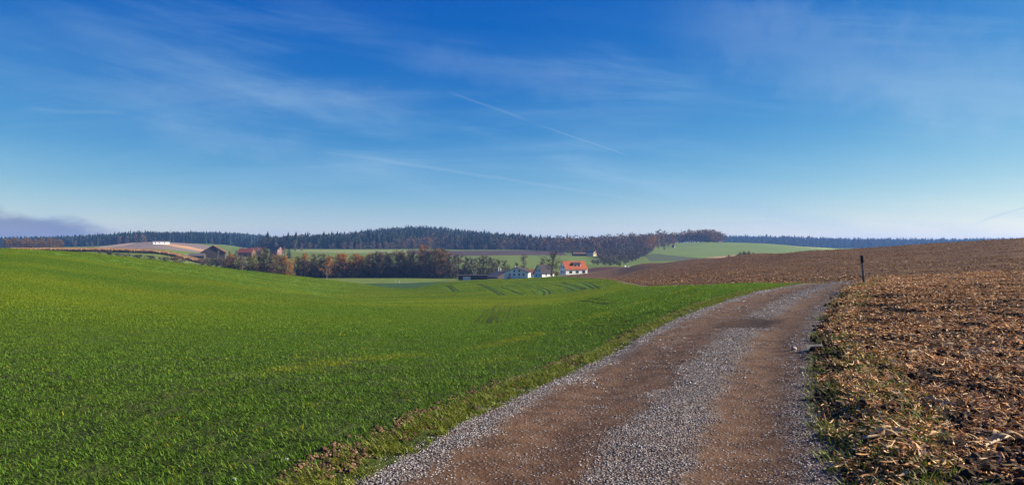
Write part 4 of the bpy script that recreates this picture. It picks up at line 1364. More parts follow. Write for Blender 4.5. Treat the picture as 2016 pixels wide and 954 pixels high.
# the wooded stream bank behind the wheat and left of the farm
row([('brown', 446, 372, 499), ('orange', 452, 380, 497, .8), ('bare', 462, 372, 501), ('bare', 470, 384, 497), ('birch', 480, 366, 499), ('bare', 489, 380, 496), ('yellow', 499, 372, 497, .7), ('olivebare', 508, 378, 498),
     ('olivebare', 519, 385, 482), ('olivebare', 526, 378, 492), ('bare', 536, 374, 499), ('brown', 541, 380, 497), ('brown', 555, 372, 499, 1.1), ('orange', 566, 370, 503, .9), ('brown', 572, 374, 512, .8)],
    'on the bank below the red roofs', 'trees on the bank below the red roofs')
row([('yellow', 584, 400, 502), ('orange', 597, 402, 496, .9), ('olivebare', 590, 406, 504), ('yellow', 612, 402, 505, .9), ('bare', 605, 396, 510), ('bare', 622, 398, 497), ('bare', 632, 402, 497), ('orange', 645, 392, 502, .85),
     ('bare', 655, 402, 500), ('orange', 671, 398, 497), ('orange', 684, 402, 496, 1.1), ('bare', 664, 408, 502), ('orange', 697, 398, 498), ('brown', 708, 400, 499), ('orange', 716, 404, 501, .9), ('olivebare', 640, 408, 504)],
    'in the orange stretch of the stream bank', 'trees in the orange stretch of the bank')
row([('brown', 724, 404, 497), ('olivebare', 733, 400, 496), ('brown', 742, 406, 494), ('bare', 751, 398, 493), ('olivebare', 760, 404, 492), ('bare', 769, 400, 494), ('bare', 778, 408, 491), ('olivebare', 787, 400, 492), ('brown', 797, 406, 490), ('bare', 806, 400, 491),
     ('olivebare', 816, 404, 489), ('bare', 826, 398, 492), ('olivebare', 838, 406, 487), ('bare', 847, 400, 488), ('orange', 829, 430, 480, .7), ('olivebare', 856, 404, 484), ('brown', 864, 398, 486), ('olivebare', 872, 406, 486), ('bare', 880, 402, 492), ('bare', 887, 398, 497),
     ('bare', 746, 420, 492), ('olivebare', 792, 420, 490), ('bare', 842, 418, 488), ('bare', 868, 420, 487), ('olivebare', 718, 416, 498)],
    'in the dense dark wood behind the meadow road', 'dense dark trees behind the meadow road')
row([('greybare', 897, 420, 500, .9), ('bare', 906, 408, 498), ('olivebare', 917, 416, 501), ('bare', 926, 410, 503), ('greybare', 934, 416, 505, .9), ('olivebare', 944, 404, 503), ('bare', 953, 412, 500), ('olivebare', 962, 406, 502), ('bare', 972, 412, 504), ('olivebare', 981, 404, 507), ('bare', 992, 410, 510), ('olive', 1003, 398, 522, .9)],
    'in the thin line behind the flat shed', 'thin line of trees behind the sheds')
for x0 in (925, 934):
    pass
plant('big', at(1087, 312), 57 * pxm(float(DD(312))), 'large bare spreading tree between the dark-roofed and red-roofed houses', None, 1.25)
b = at(1031, 372); plant('greybare', b, 46 * pxm(b[1]), 'bare grey tree rising behind the pale three-storey gable house')
b = at(1016, 380); plant('olive', b, 30 * pxm(b[1]), 'small dull green tree behind the chimney of the pale gable house')
b = at(1066, 372); plant('bare', b, 36 * pxm(b[1]), 'bare tree behind the steep dark-roofed house')
b = at(1096, 316); plant('brownshrub', b, 11 * pxm(b[1]), 'round rusty brown bush at the red-roofed house gable')
b = at(1041, 318); plant('dead', b, 15 * pxm(b[1]), 'small bare espalier tree before the pale gable house')
b = at(1002, 318); plant('shrub', b, 10 * pxm(b[1]), 'bare shrub at the left corner of the pale gable house')
b = hit(643.5, 549, 400); plant('birch', b, 26 * pxm(b[1]), 'slender young tree standing out on the meadow before the orange trees')
b = hit(935, 549.5, 480); plant('greybare', b, 22 * pxm(b[1]), 'lone slim tree on the meadow left of the flat shed', None, .6)
# hedge and shrubs beyond the wheat ridge on the left
row([('shrub', 196, ('hit', 500, 400), 493, 2.2), ('greenshrub', 214, ('hit', 503, 400), 494, 2.2), ('shrub', 250, ('hit', 507, 400), 497, 2.2), ('greenshrub', 276, ('hit', 509, 400), 500, 2.4), ('greenshrub', 298, ('hit', 512, 400), 502, 2.4), ('shrub', 322, ('hit', 515, 330), 503, 2.4), ('brownshrub', 342, ('hit', 517, 330), 504, 2.4), ('shrub', 356, ('hit', 518, 330), 508, 2.2),
     ('shrub', 398, ('hit', 523, 330), 506, 2.0), ('shrub', 412, ('hit', 524, 330), 505, 2.2), ('greenshrub', 424, ('hit', 525, 330), 507, 2.2), ('shrub', 436, ('hit', 526, 330), 504, 2.0), ('shrub', 232, ('hit', 505, 400), 496, 2.2)],
    'in the hedge beyond the green ridge', 'hedge shrubs beyond the green ridge')
b = at(373, 300); plant('dead', b, EYE + (HOR - 505) / FPX * b[1] - b[2], 'dead black tree with crooked branches above the wheat ridge')
b = at(385, 302); plant('dead', b, EYE + (HOR - 508) / FPX * b[1] - b[2], 'leaning dead black snag beside the crooked dead tree', None, .6)
b = at(428, 585); plant('birch', b, 18 * pxm(b[1]), 'thin pale birch before the dark barn gable')
row([('bare', 452, 560, 492), ('bare', 466, 600, 491), ('greybare', 505, 640, 485), ('greybare', 514, 600, 488), ('bare', 523, 620, 484), ('spruce', 569, 620, 479, 1.25), ('brown', 560, 690, 484, .8), ('greybare', 581, 760, 471), ('greybare', 594, 770, 476)],
    'beside the red-roofed hamlet', 'trees around the red-roofed hamlet')
# round bare trees along the foot of the dark spruce wood
row([('greybare', 544, 860, 476, 1.2), ('greybare', 611, 900, 476, 1.3), ('greybare', 622, 905, 480, 1.3), ('greybare', 656, 900, 479, 1.2), ('greybare', 678, 900, 475, 1.3), ('greybare', 692, 895, 474, 1.4), ('brown', 702, 905, 478), ('greybare', 736, 890, 472, 1.2), ('brown', 748, 910, 477, 1.2), ('greybare', 761, 915, 474, 1.3), ('greybare', 773, 920, 475, 1.3),
     ('greybare', 785, 930, 469, 1.3), ('brown', 795, 920, 474), ('greybare', 804, 935, 468, 1.3), ('brown', 816, 930, 470, 1.2), ('greybare', 828, 940, 467, 1.2), ('brown', 842, 935, 465, 1.2), ('greybare', 852, 930, 470, 1.2), ('greybare', 932, 920, 482, 1.1), ('greybare', 953, 918, 484, 1.1), ('greybare', 953, 1000, 472, 1.1), ('brown', 980, 912, 486, 1.1), ('greybare', 990, 910, 484, 1.2), ('brown', 1003, 915, 486, 1.1), ('brown', 1009, 1000, 473, 1.2), ('greybare', 1020, 910, 486, 1.2)],
    'at the foot of the spruce wood', 'round bare trees at the foot of the spruce wood')
# autumn grove at the far left
row([('brown', 10 + 7.4 * i, 660 + 14 * (i % 3), 468.5 + 2.2 * math.sin(i * 1.9) + (0.25 * max(0, i - 9)), 1.15) for i in range(16)],
    'in the copper grove above the maize strip', 'copper grove at the far left')
row([('greybare', 148, 1180, 473, 1.3), ('brown', 182, 1150, 474), ('brown', 236, 1080, 464, 1.4), ('greybare', 250, 1080, 463, 1.4), ('brown', 266, 1090, 461, 1.2), ('greybare', 280, 1090, 460, 1.4), ('brown', 286, 1085, 463, 1.2)],
    'at the wood edge above the pale hill fields', 'trees at the wood edge above the hill fields')
# mixed wood on the slope right of the farm: the front trees
row([('bare', 1256, 640, 485, 1.35), ('brown', 1270, 790, 461, 1.1), ('orange', 1284, 800, 463, 1.1), ('brown', 1296, 840, 459, 1.1), ('brown', 1262, 800, 462, 1.1), ('greybare', 1234, 740, 473, 1.1), ('brown', 1246, 800, 461, 1.1), ('greybare', 1222, 735, 480, 1.2), ('bare', 1210, 700, 487, 1.3),
     ('bare', 1196, 690, 489, 1.3), ('greybare', 1184, 720, 484, 1.2), ('brown', 1178, 760, 478, 1.1), ('greybare', 1142, 790, 476, 1.2), ('brown', 1128, 780, 483, 1.2), ('greybare', 1118, 770, 482, 1.2), ('bare', 1108, 760, 484, 1.2), ('greybare', 1096, 800, 480, 1.2), ('greybare', 1080, 830, 479, 1.2), ('greybare', 1065, 860, 479, 1.2), ('greybare', 1052, 880, 478, 1.2), ('brown', 1038, 890, 483, 1.2),
     ('brown', 1306, 860, 460, 1.1), ('greybare', 1316, 880, 462, 1.1), ('brown', 1326, 900, 460, 1.1), ('greybare', 1308, 800, 480, 1.3), ('greybare', 1240, 780, 465, 1.1)],
    'along the lower edge of the mixed wood', 'front trees of the mixed wood right of the farm')
row([('brown', 1336 + 7.2 * i, 985 + 12 * (i % 3), [459, 458, 459, 457, 455, 453, 451, 450, 449.5, 450, 451, 455, 461][i], 1.2) for i in range(13)],
    'in the rounded russet clump on the green hill', 'russet clump on the green hill')
row([('shrub', 1178, 520, 509, 1.5), ('shrub', 1192, 500, 507, 1.5), ('shrub', 1206, 510, 508, 1.5), ('shrub', 1168, 540, 510, 1.4), ('greenshrub', 1200, 470, 513, 1.2), ('shrub', 1214, 480, 512, 1.3), ('greenshrub', 1221, 455, 516, 1.2), ('shrub', 1232, 520, 509, 1.2), ('shrub', 1140, 560, 511, 1.3)],
    'in the thicket behind the red earth', 'thicket shrubs behind the red earth field')
row([('shrub', 1455, 300, 496, 1.0), ('shrub', 1466, 300, 491, 1.2), ('shrub', 1474, 305, 492, 1.2), ('shrub', 1435, 300, 499, .9)], 'peeping over the brown field', 'bare shrubs peeping over the brown field')


# ----------------------------------------------------------------------------- far woods that read as one mass
def conifer_low(seed):
    g = np.random.default_rng(seed)
    V, F, C = [], [], []
    T = 5
    for k in range(T):
        f = k / T; z0 = .06 + .78 * f; z1 = min(.97, z0 + .32); R = .165 * (1 - f) ** .7 + .026
        i = len(V); n = 7
        for j in range(n):
            a = 6.283 * (j + .6 * g.random()) / n; r = R * (.65 + .6 * g.random())
            V.append((r * math.cos(a), r * math.sin(a), z0 - .05 * g.random()))
        V.append((.008 * g.standard_normal(), .008 * g.standard_normal(), z1))
        F += [(i + j, i + (j + 1) % n, i + n) for j in range(n)]
        C += list(np.clip(g.normal(.45, .25, n + 1), 0, 1))
    return np.array(V), np.array(F), np.array(C)


def broad_low(seed, n=95):
    g = np.random.default_rng(seed)
    V, F, C = [], [], []
    cen = np.array([(.15 * g.standard_normal(), .15 * g.standard_normal(), .16 + .10 * _k) for _k in range(7)])
    for k in range(n):
        c0 = int(g.random() * 7); d = unit(g.standard_normal(3))
        c = cen[c0] + d * .17 * (.6 + .5 * g.random()); a = unit(g.standard_normal(3)); b = unit(np.cross(a, d) + .3 * g.standard_normal(3)); s = .055 * (.6 + .8 * g.random())
        i = len(V)
        V += [c - a * s, c + b * s * .8, c + a * s]; F.append((i, i + 1, i + 2)); C += [np.clip(.5 + .3 * d[2] + .25 * g.standard_normal(), 0, 1)] * 3
    i = len(V)
    V += [(-.015, 0, 0), (.015, 0, 0), (0, .01, .6)]; F.append((i, i + 1, i + 2)); C += [.2] * 3
    return np.array(V), np.array(F), np.array(C)


CONI = [conifer_low(s) for s in range(6)]
BROAD = [broad_low(s) for s in range(6)]


def wood(name, label, P, H, variants, mat):
    VV, FF, CC, off = [], [], [], 0
    pick = rng.integers(0, len(variants), len(P)); rot = rng.random(len(P)) * 6.283; sh = rng.normal(0, .14, len(P)); wd = .85 + .4 * rng.random(len(P))
    for p, h, k, r, s, w_ in zip(P, H, pick, rot, sh, wd):
        v, f, c = variants[k]
        cs, sn = math.cos(r) * h * w_, math.sin(r) * h * w_
        VV.append(np.stack([v[:, 0] * cs - v[:, 1] * sn + p[0], v[:, 0] * sn + v[:, 1] * cs + p[1], v[:, 2] * h + p[2] - .3], 1))
        FF.append(f + off); CC.append(np.clip(c + s, 0, 1)); off += len(v)
    link(name, make_mesh(name, np.concatenate(VV), np.concatenate(FF), False, {'col': np.concatenate(CC)}, [mat]), kind='stuff', label=label)


def fill(polyx, spacing, jit=.9):
    """points in a survey polygon, about one per spacing squared"""
    A = PXP(polyx); x0, y0 = A.min(0); x1, y1 = A.max(0)
    n = int((x1 - x0) * (y1 - y0) / spacing ** 2)
    X, Y = x0 + (x1 - x0) * rng.random(n), y0 + (y1 - y0) * rng.random(n)
    k = poly_sd(X, Y, A) > 0
    return drape(X[k], Y[k])


M_CON = leaf_mat('far_needles', (0.004, 0.009, 0.007), (0.030, 0.044, 0.022), None, 0, .9, .05)
M_BRO = leaf_mat('far_bare_crowns', (0.036, 0.027, 0.018), (0.150, 0.108, 0.068), None, 0, .9, .05)
M_RUS = leaf_mat('far_russet_crowns', (0.060, 0.030, 0.014), (0.230, 0.115, 0.042), None, 0, .9, .05)
Pc = fill([(512, 960), (600, 935), (700, 930), (860, 955), (960, 940), (1115, 930), (1130, 1350), (1050, 1420), (512, 1420)], 9.5)
Hc_ = rng.normal(27, 4.0, len(Pc)).clip(15, 36)
Hc_ = Hc_ + 7 * fbm(Pc[:, 0] / 70, Pc[:, 1] / 70, 12, 2)
mixd = (vnoise(Pc[:, 0] / 60, Pc[:, 1] / 90, 17) * .7 + .3 * rng.random(len(Pc)) + .25 * sstep(20, 160, Pc[:, 0])) > .54
spk = ~mixd & (rng.random(len(Pc)) < .5); rnd = ~mixd & ~spk
wood('spruce_wood', 'dark blue-green spruce wood covering the long middle hill', Pc[spk], Hc_[spk], CONI, M_CON)
wood('pine_wood', 'rounded dark pine crowns between the spruces of the middle hill', Pc[rnd], Hc_[rnd] * .95, BROAD, M_CON)
wood('bare_wood', 'brown bare broadleaf patches within the middle hill wood', Pc[mixd], Hc_[mixd] * .86, BROAD, M_BRO)
Pl = fill([(-150, 1380), (60, 1330), (130, 1300), (200, 1240), (300, 1180), (345, 1250), (430, 1290), (500, 1300), (530, 1500), (530, 2100), (300, 2100), (-150, 1700)], 12)
k = rng.random(len(Pl)) < .55
wood('spruce_wood', 'hazy blue spruce wood on the far ridge behind the pale hill fields', Pl[k], rng.normal(28, 4, k.sum()).clip(16, 37), CONI, M_CON)
wood('pine_wood', 'rounded hazy crowns on the far ridge behind the pale hill fields', Pl[~k], rng.normal(26, 4, (~k).sum()).clip(16, 35), BROAD, M_CON)
Pm = fill([(1030, 935), (1080, 880), (1180, 800), (1260, 830), (1330, 930), (1350, 1010), (1240, 1150), (1100, 1150), (1030, 1100)], 11)
k = rng.random(len(Pm))
wood('bare_wood', 'greyish purple bare wood rising right of the farm', Pm[k < .62], rng.normal(21, 3.5, (k < .62).sum()).clip(12, 30), BROAD, M_BRO)
wood('russet_wood', 'russet crowns mixed into the bare wood right of the farm', Pm[k >= .62], rng.normal(22, 3.5, (k >= .62).sum()).clip(12, 30), BROAD, M_RUS)
Pr = fill([(1405, 1700), (1500, 1660), (1650, 1640), (1800, 1640), (2060, 1640), (2300, 1700), (2300, 2080), (1405, 2080)], 13)
k = rng.random(len(Pr))
wood('spruce_wood', 'pale blue hazy wood on the horizon beyond the brown field', Pr[k < .40], rng.normal(27, 4.5, (k < .40).sum()).clip(15, 40), CONI, M_CON)
km = (k >= .40) & (k < .72)
wood('pine_wood', 'rounded dark crowns in the blue wood on the right horizon', Pr[km], rng.normal(26, 4.5, km.sum()).clip(15, 36), BROAD, M_CON)
wood('bare_wood', 'hazy bare crowns among the blue wood on the right horizon', Pr[k >= .72], rng.normal(24, 4, (k >= .72).sum()).clip(14, 34), BROAD, M_BRO)
Pu = fill([(600, 925), (700, 905), (860, 935), (960, 925), (1040, 905), (1040, 950), (860, 985), (700, 945), (600, 950)], 10)
k = rng.random(len(Pu)) < .5
wood('bare_wood', 'low bare undergrowth fringing the foot of the spruce wood', Pu[k], rng.normal(12, 2.5, k.sum()).clip(6, 18), BROAD, M_BRO)
Pk = fill([(1335, 1000), (1360, 985), (1420, 990), (1428, 1010), (1420, 1050), (1345, 1050)], 9)
wood('russet_wood', 'dense russet interior of the rounded clump on the green hill', Pk, rng.normal(25, 3, len(Pk)).clip(16, 30), BROAD, M_RUS)
Pq = fill([(1085, 850), (1130, 760), (1172, 690), (1186, 600), (1215, 560), (1240, 575), (1262, 640), (1284, 760), (1280, 840), (1180, 810)], 7)
wood('brushwood', 'tangled grey brushwood on the slope around the cream house', Pq, rng.normal(8.5, 2.5, len(Pq)).clip(3, 14), BROAD, M_BRO)
# undergrowth along the stream
Pb = np.concatenate([fill([(585, 390), (720, 394), (890, 396), (890, 432), (720, 432), (585, 425)], 3.4), fill([(440, 360), (575, 362), (580, 395), (440, 392)], 4.0), fill([(890, 400), (1000, 398), (1000, 425), (890, 425)], 6.0)])
Pz = fill([(590, 412), (720, 416), (885, 418), (885, 440), (720, 440), (590, 430)], 4.6)
wood('copse', 'rusty brown thicket filling the middle of the stream copse', Pz, rng.normal(12.5, 2.6, len(Pz)).clip(6, 18), BROAD, leaf_mat('rusty_twigs', (0.036, 0.025, 0.014), (0.175, 0.112, 0.058), None, 0, .9, .05))
M_UND = leaf_mat('undergrowth', (0.014, 0.010, 0.006), (0.075, 0.050, 0.026), None, 0, .9, .05)
wood('undergrowth', 'dark brushwood under the trees along the stream', Pb, rng.normal(7.5, 2.6, len(Pb)).clip(2, 14), BROAD[:3], M_UND)
# standing maize on the left
M_MAIZE = leaf_mat('dry_maize', (0.24, 0.135, 0.060), (0.42, 0.25, 0.115), None, .15, .8, .1)
A = PXP([(22, 507), (200, 512), (405, 500), (405, 530), (200, 545), (22, 540)])
X = A[:, 0].min() + (A[:, 0].max() - A[:, 0].min()) * rng.random(44000); Y = A[:, 1].min() + (A[:, 1].max() - A[:, 1].min()) * rng.random(44000)
k = poly_sd(X, Y, A) > 0
P = drape(X[k], Y[k]); n = len(P)
V = np.zeros((n, 4, 3)); an = rng.random(n) * 3.14; hh = 2.5 + .6 * rng.random(n); dv = np.stack([np.cos(an), np.sin(an), 0 * an], 1) * .42
V[:, 0], V[:, 1] = P - dv * .35, P + dv * .35
V[:, 2], V[:, 3] = P + dv + np.array([0, 0, 1]) * hh[:, None], P - dv + np.array([0, 0, 1]) * hh[:, None]
link('maize_crop', make_mesh('maize_crop', V.reshape(-1, 3), (np.arange(n) * 4)[:, None] + np.arange(4), False, {'col': np.repeat(rng.random(n), 4)}, [M_MAIZE]), kind='stuff', label='strip of standing dry tan maize below the left hill')

# ----------------------------------------------------------------------------- buildings
M_WHITE = mat_plain('white_render', (0.80, 0.79, 0.77), .05, .8, .9, .05)
M_CREAM = mat_plain('cream_render', (0.78, 0.64, 0.38), .07, .6, .9, .05)
M_DWOOD = mat_plain('dark_weathered_wood', (0.060, 0.045, 0.036), .4, 1.2, .9, .1)
M_BWOOD = mat_plain('brown_boards', (0.11, 0.065, 0.040), .35, 1.2, .9, .1)
M_GLASS, _t, _b = mat_new('window_glass', .08, .6)
_t.put(_b.inputs['Base Color'], (0.015, 0.018, 0.022))
M_FRAME = mat_plain('painted_frame', (0.20, 0.14, 0.10), .2, 3.0, .7)
M_WFRAME = mat_plain('white_frame', (0.72, 0.72, 0.70), .05, 3.0, .6)
M_DOORW = mat_plain('pale_steel_door', (0.62, 0.62, 0.64), .06, 1.0, .6)


def tile_mat(name, c, rows=2.6):
    """roof tiles: courses across the slope, each tile a little different, mossy in patches"""
    m, t, b = mat_new(name, .85, .2)
    tc = t.new('ShaderNodeTexCoord').outputs['Object']
    br = t.new('ShaderNodeTexBrick')
    t.l.new(tc, br.inputs['Vector'])
    br.inputs['Scale'].default_value = rows
    for k, v in (('Color1', [x * .8 for x in c]), ('Color2', [min(1, x * 1.2) for x in c]), ('Mortar', [x * .45 for x in c])):
        br.inputs[k].default_value = (*v, 1)
    br.inputs['Mortar Size'].default_value = .03
    n = t.noise(tc, .35, 4, .6)
    t.put(b.inputs['Base Color'], t.mix(t.math('MULTIPLY', t.step(n, .45, .75), .45), br.outputs['Color'], tuple(x * .5 for x in c)))
    bp = t.new('ShaderNodeBump'); bp.inputs['Strength'].default_value = .4; bp.inputs['Distance'].default_value = .05
    t.l.new(br.outputs['Fac'], bp.inputs['Height']); t.l.new(bp.outputs[0], b.inputs['Normal'])
    return m


M_RED = tile_mat('orange_red_tiles', (0.52, 0.135, 0.045))
M_DRED = tile_mat('dull_red_tiles', (0.26, 0.085, 0.050))
M_DARKT = tile_mat('dark_slate_tiles', (0.060, 0.050, 0.052))
M_GREYT = tile_mat('grey_brown_sheet', (0.20, 0.165, 0.155), 1.2)
M_BRNT = tile_mat('brown_tiles', (0.17, 0.085, 0.055))


def window(parent, face, L, W, u, zc, w, h, frame=None):
    """a framed window set on a wall: face F front(-y) B back G left gable(-x) R right gable(+x)"""
    frame = frame or M_FRAME
    d, fr = .06, .09

    def put(mb, u0, u1, z0, z1, o0, o1):
        if face == 'F':
            mb.box(u0, u1, -W / 2 - o1, -W / 2 - o0, z0, z1)
        elif face == 'B':
            mb.box(u0, u1, W / 2 + o0, W / 2 + o1, z0, z1)
        elif face == 'G':
            mb.box(-L / 2 - o1, -L / 2 - o0, u0, u1, z0, z1)
        else:
            mb.box(L / 2 + o0, L / 2 + o1, u0, u1, z0, z1)
    a0, a1, z0, z1 = u - w / 2, u + w / 2, zc - h / 2, zc + h / 2
    mb = MB()
    put(mb, a0 - fr, a0, z0 - fr, z1 + fr, .004, d); put(mb, a1, a1 + fr, z0 - fr, z1 + fr, .004, d)
    put(mb, a0, a1, z0 - fr, z0, .004, d + .05); put(mb, a0, a1, z1, z1 + fr, .004, d)
    put(mb, u - .03, u + .03, z0, z1, .02, .045)
    o = link('window', mb.mesh('window', frame), parent)
    link('pane', MB().__class__().box(0, 0, 0, 0, 0, 0).mesh('pane', M_GLASS) if False else (lambda q: (put(q, a0, a1, z0, z1, .003, .018), q.mesh('pane', M_GLASS))[1])(MB()), o)
    return o


def gable_roof(mb, L, W, ze, zr, oe=.6, og=.5, th=.24):
    sl = (zr - ze) / (W / 2)
    for s in (-1, 1):
        y1, z1 = s * (W / 2 + oe), ze - oe * sl
        y0, z0 = 0.0, zr
        x0, x1 = -L / 2 - og, L / 2 + og
        a = [(x0, y0, z0 + .02), (x1, y0, z0 + .02), (x1, y1, z1 + .02), (x0, y1, z1 + .02)]
        if s > 0:
            a = a[::-1]
        mb.hexa([tuple(p) for p in a] + [(p[0], p[1], p[2] + th) for p in a])
    return mb


def house(name, label, cat, base, theta, L, W, eave, ridge, wall, roof, wins=(), sink=1.5, oe=.6, og=.5, group=None, chimneys=(), wallname='wall'):
    t = thing(name, label, cat, base, math.radians(theta), group)
    link(wallname, MB().gable(L, W, -sink, eave, ridge).mesh(wallname, wall), t)
    r = link('roof', gable_roof(MB(), L, W, eave, ridge, oe, og).mesh('roof', roof), t)
    for cx_, cy_, ht, wd, mt in chimneys:
        zb = ridge - abs(cy_) * (ridge - eave) / (W / 2)
        mb = MB().box(cx_ - wd / 2, cx_ + wd / 2, cy_ - wd / 2, cy_ + wd / 2, zb - .3, zb + ht)
        mb.box(cx_ - wd / 2 - .08, cx_ + wd / 2 + .08, cy_ - wd / 2 - .08, cy_ + wd / 2 + .08, zb + ht, zb + ht + .12)
        link('chimney', mb.mesh('chimney', mt), r)
    for w in wins:
        window(t, w[0], L, W, *w[1:])
    return t


def on(x, Yv, dz=0.0):
    b = at(x, Yv); b[2] += dz
    return b


S5 = pxm(float(DD(330)))     # metres per photograph pixel at the farm
# red-roofed house
RB = on(1129, 338)
RB[2] = EYE + (HOR - 541.5) / FPX * RB[1]
t = house('farmhouse', 'white house with steep orange-red tiled roof and dormer at right end of farm', 'house', RB, 20, 15.6, 10.4, 4.3, 9.2, M_WHITE, M_RED,
          [('F', -4.3, 2.3, 1.9, 1.35), ('F', .4, 2.3, 1.9, 1.35), ('F', 5.1, 2.3, 1.9, 1.35), ('G', -1.6, 5.6, 1.0, 1.2), ('G', 1.6, 5.6, 1.0, 1.2), ('G', -2.0, 2.3, 1.2, 1.3), ('G', 1.6, 2.3, 1.2, 1.3)], oe=.5, og=.3)
mb = MB()
yd, zd = -3.5, 5.2
sl = (9.2 - 4.3) / 5.2
for x0, x1 in ((-1.6, 3.6),):
    zf = 7.5
    mb.poly([(x0, yd, zd - .3), (x1, yd, zd - .3), (x1, yd, zf), (x0, yd, zf)])
    yb = -(9.2 - zf) / sl
    mb.poly([(x0, yd, zd - .3), (x0, yd, zf), (x0, yb, zf)]); mb.poly([(x1, yd, zd - .3), (x1, yb, zf), (x1, yd, zf)])
    dm = link('dormer', mb.mesh('dormer', M_WHITE), t)
    q = MB()
    a = [(x0 - .4, yd - .5, zf - .05), (x1 + .4, yd - .5, zf - .05), (x1 + .4, -.35, zf + 1.15), (x0 - .4, -.35, zf + 1.15)]
    q.hexa(a + [(p[0], p[1], p[2] + .2) for p in a])
    link('dormer_roof', q.mesh('dormer_roof', M_DARKT), dm)
    for u in (-.25, 2.25):
        w_ = MB().box(u - .95, u + .95, yd - .05, yd - .006, 5.65, 7.05)
        link('dormer_window', w_.mesh('dormer_window', M_GLASS), dm)
# dark-roofed steep house
b = on(1071, 322); b[2] = EYE + (HOR - 546.5) / FPX * b[1]
house('farmhouse', 'small white house with steep dark slate roof left of the large bare tree', 'house', b, 36, 9.6, 8.4, 3.2, 8.2, M_WHITE, M_DARKT,
      [('F', -1.6, 1.9, .9, 1.1), ('F', 2.2, 1.9, .9, 1.1), ('G', -1.2, 4.6, .8, 1.1), ('G', 1.2, 4.6, .8, 1.1), ('G', -1.8, 1.8, .8, 1.1), ('G', 1.6, 1.8, .8, 1.1)], oe=.5, og=.6)
# pale three-storey gable house
b = on(1019, 334); b[2] = EYE + (HOR - 551.5) / FPX * b[1]
house('farmhouse', 'large pale farmhouse with broad low gable and three rows of windows', 'house', b, 82, 14.0, 15.6, 5.5, 8.6, M_WHITE, M_DARKT,
      [('G', 1.3, 6.4, .9, 1.1), ('G', -2.0, 6.4, .9, 1.1), ('G', 4.3, 4.0, .9, 1.2), ('G', 1.4, 4.0, .9, 1.2), ('G', -2.0, 4.0, .9, 1.2), ('G', -4.8, 4.0, .9, 1.2), ('G', 4.4, 1.3, 1.2, 1.1), ('G', 1.2, 1.0, 1.1, 1.0), ('G', -2.4, 1.3, .9, 1.1), ('G', -5.0, 1.3, .9, 1.1)],
      oe=.9, og=.8, chimneys=((-3.0, 1.2, 1.5, .8, M_WHITE),))
# low red roof between
b = on(1052, 352); b[2] = EYE + (HOR - 545) / FPX * b[1]
house('outbuilding', 'low outbuilding with dull red roof between the pale and the dark-roofed house', 'outbuilding', b, 12, 8.5, 7, 2.6, 5.2, M_WHITE, M_DRED)
# broad barn with grey roof
b = on(990, 358); b[2] = EYE + (HOR - 551.5) / FPX * b[1]
bt = house('barn', 'broad dark barn with purplish grey roof left of the pale farmhouse', 'barn', b, -50, 13.5, 20, 2.7, 6.6, M_DWOOD, M_GREYT, [], oe=1.0, og=.6)
rf = [c for c in bt.children if c.name.startswith('roof')][0]
for x_, y_ in ((-3.5, -1.0), (-1.6, -.6)):
    link('vent_pipe', MB().tube((x_, y_, 6.2), (x_, y_, 8.6), .22, .22, 8).tube((x_, y_, 8.6), (x_, y_, 8.75), .3, .3, 8).mesh('vent_pipe', M_WHITE), rf)
link('gate', MB().box(6.76, 6.84, -3.5, .5, -.5, 2.6).mesh('gate', M_BWOOD), bt)
# flat-roofed shed
b = on(929, 342); b[2] = EYE + (HOR - 552.3) / FPX * b[1]
t = thing('shed', 'long low flat-roofed shed with white garage door at left end of farm', 'shed', b, math.radians(4))
link('wall', MB().box(-9.2, 10.2, -3.5, 3.5, -1.2, 3.4).mesh('wall', M_DWOOD), t)
link('roof', MB().hexa([(-11, -4.6, 3.45), (11, -4.6, 3.45), (11, 4.4, 3.75), (-11, 4.4, 3.75), (-11, -4.6, 3.75), (11, -4.6, 3.75), (11, 4.4, 4.05), (-11, 4.4, 4.05)]).mesh('roof', M_DARKT), t)
g_ = link('garage_door', MB().box(-6.0, -1.0, -3.62, -3.505, -.4, 2.9).mesh('garage_door', M_DOORW), t)
for k in range(4):
    link('door_panel', MB().box(-5.95, -1.05, -3.66, -3.625, -.3 + .8 * k, .42 + .8 * k).mesh('door_panel', M_DOORW), g_)
for x_ in (-10.6, 10.7):
    link('post', MB().box(x_ - .12, x_ + .12, -4.3, -4.06, -1.2, 3.44).mesh('post', M_BWOOD), t)

# hamlet at left
b = hit(421, 508, 700)
house('barn', 'great dark wooden barn with wide gable at the left hamlet', 'barn', b, 107, 22, 26, 7.2, 14.8, M_DWOOD, M_DRED, [], oe=1.6, og=1.2, wallname='wooden_wall')
b = hit(388, 507, 700)
house('shed', 'low shed with grey lean roof at left foot of the great dark barn', 'shed', b, 5, 17, 7, 2.2, 4.6, M_DWOOD, M_GREYT)
b = at(486, 660)
b[2] -= 4.0
house('farm_building', 'long building with bright red roof half hidden by the bank trees', 'building', b, -6, 19, 13, 9.6, 14.6, M_BWOOD, tile_mat('aged_red_tiles', (0.36, 0.085, 0.045)), [('F', -6, 7, 1.2, 1.4), ('F', 0, 7, 1.2, 1.4), ('F', 6, 7, 1.2, 1.4)], chimneys=((-3, 1, 1.4, 1.0, M_WHITE),))
b = at(504, 690); b[2] -= 2.0
house('farm_building', 'dull red-brown roof just right of the bright red roof', 'building', b, 8, 13, 10, 8.0, 12.2, M_BWOOD, M_DRED)
b = at(545, 690)
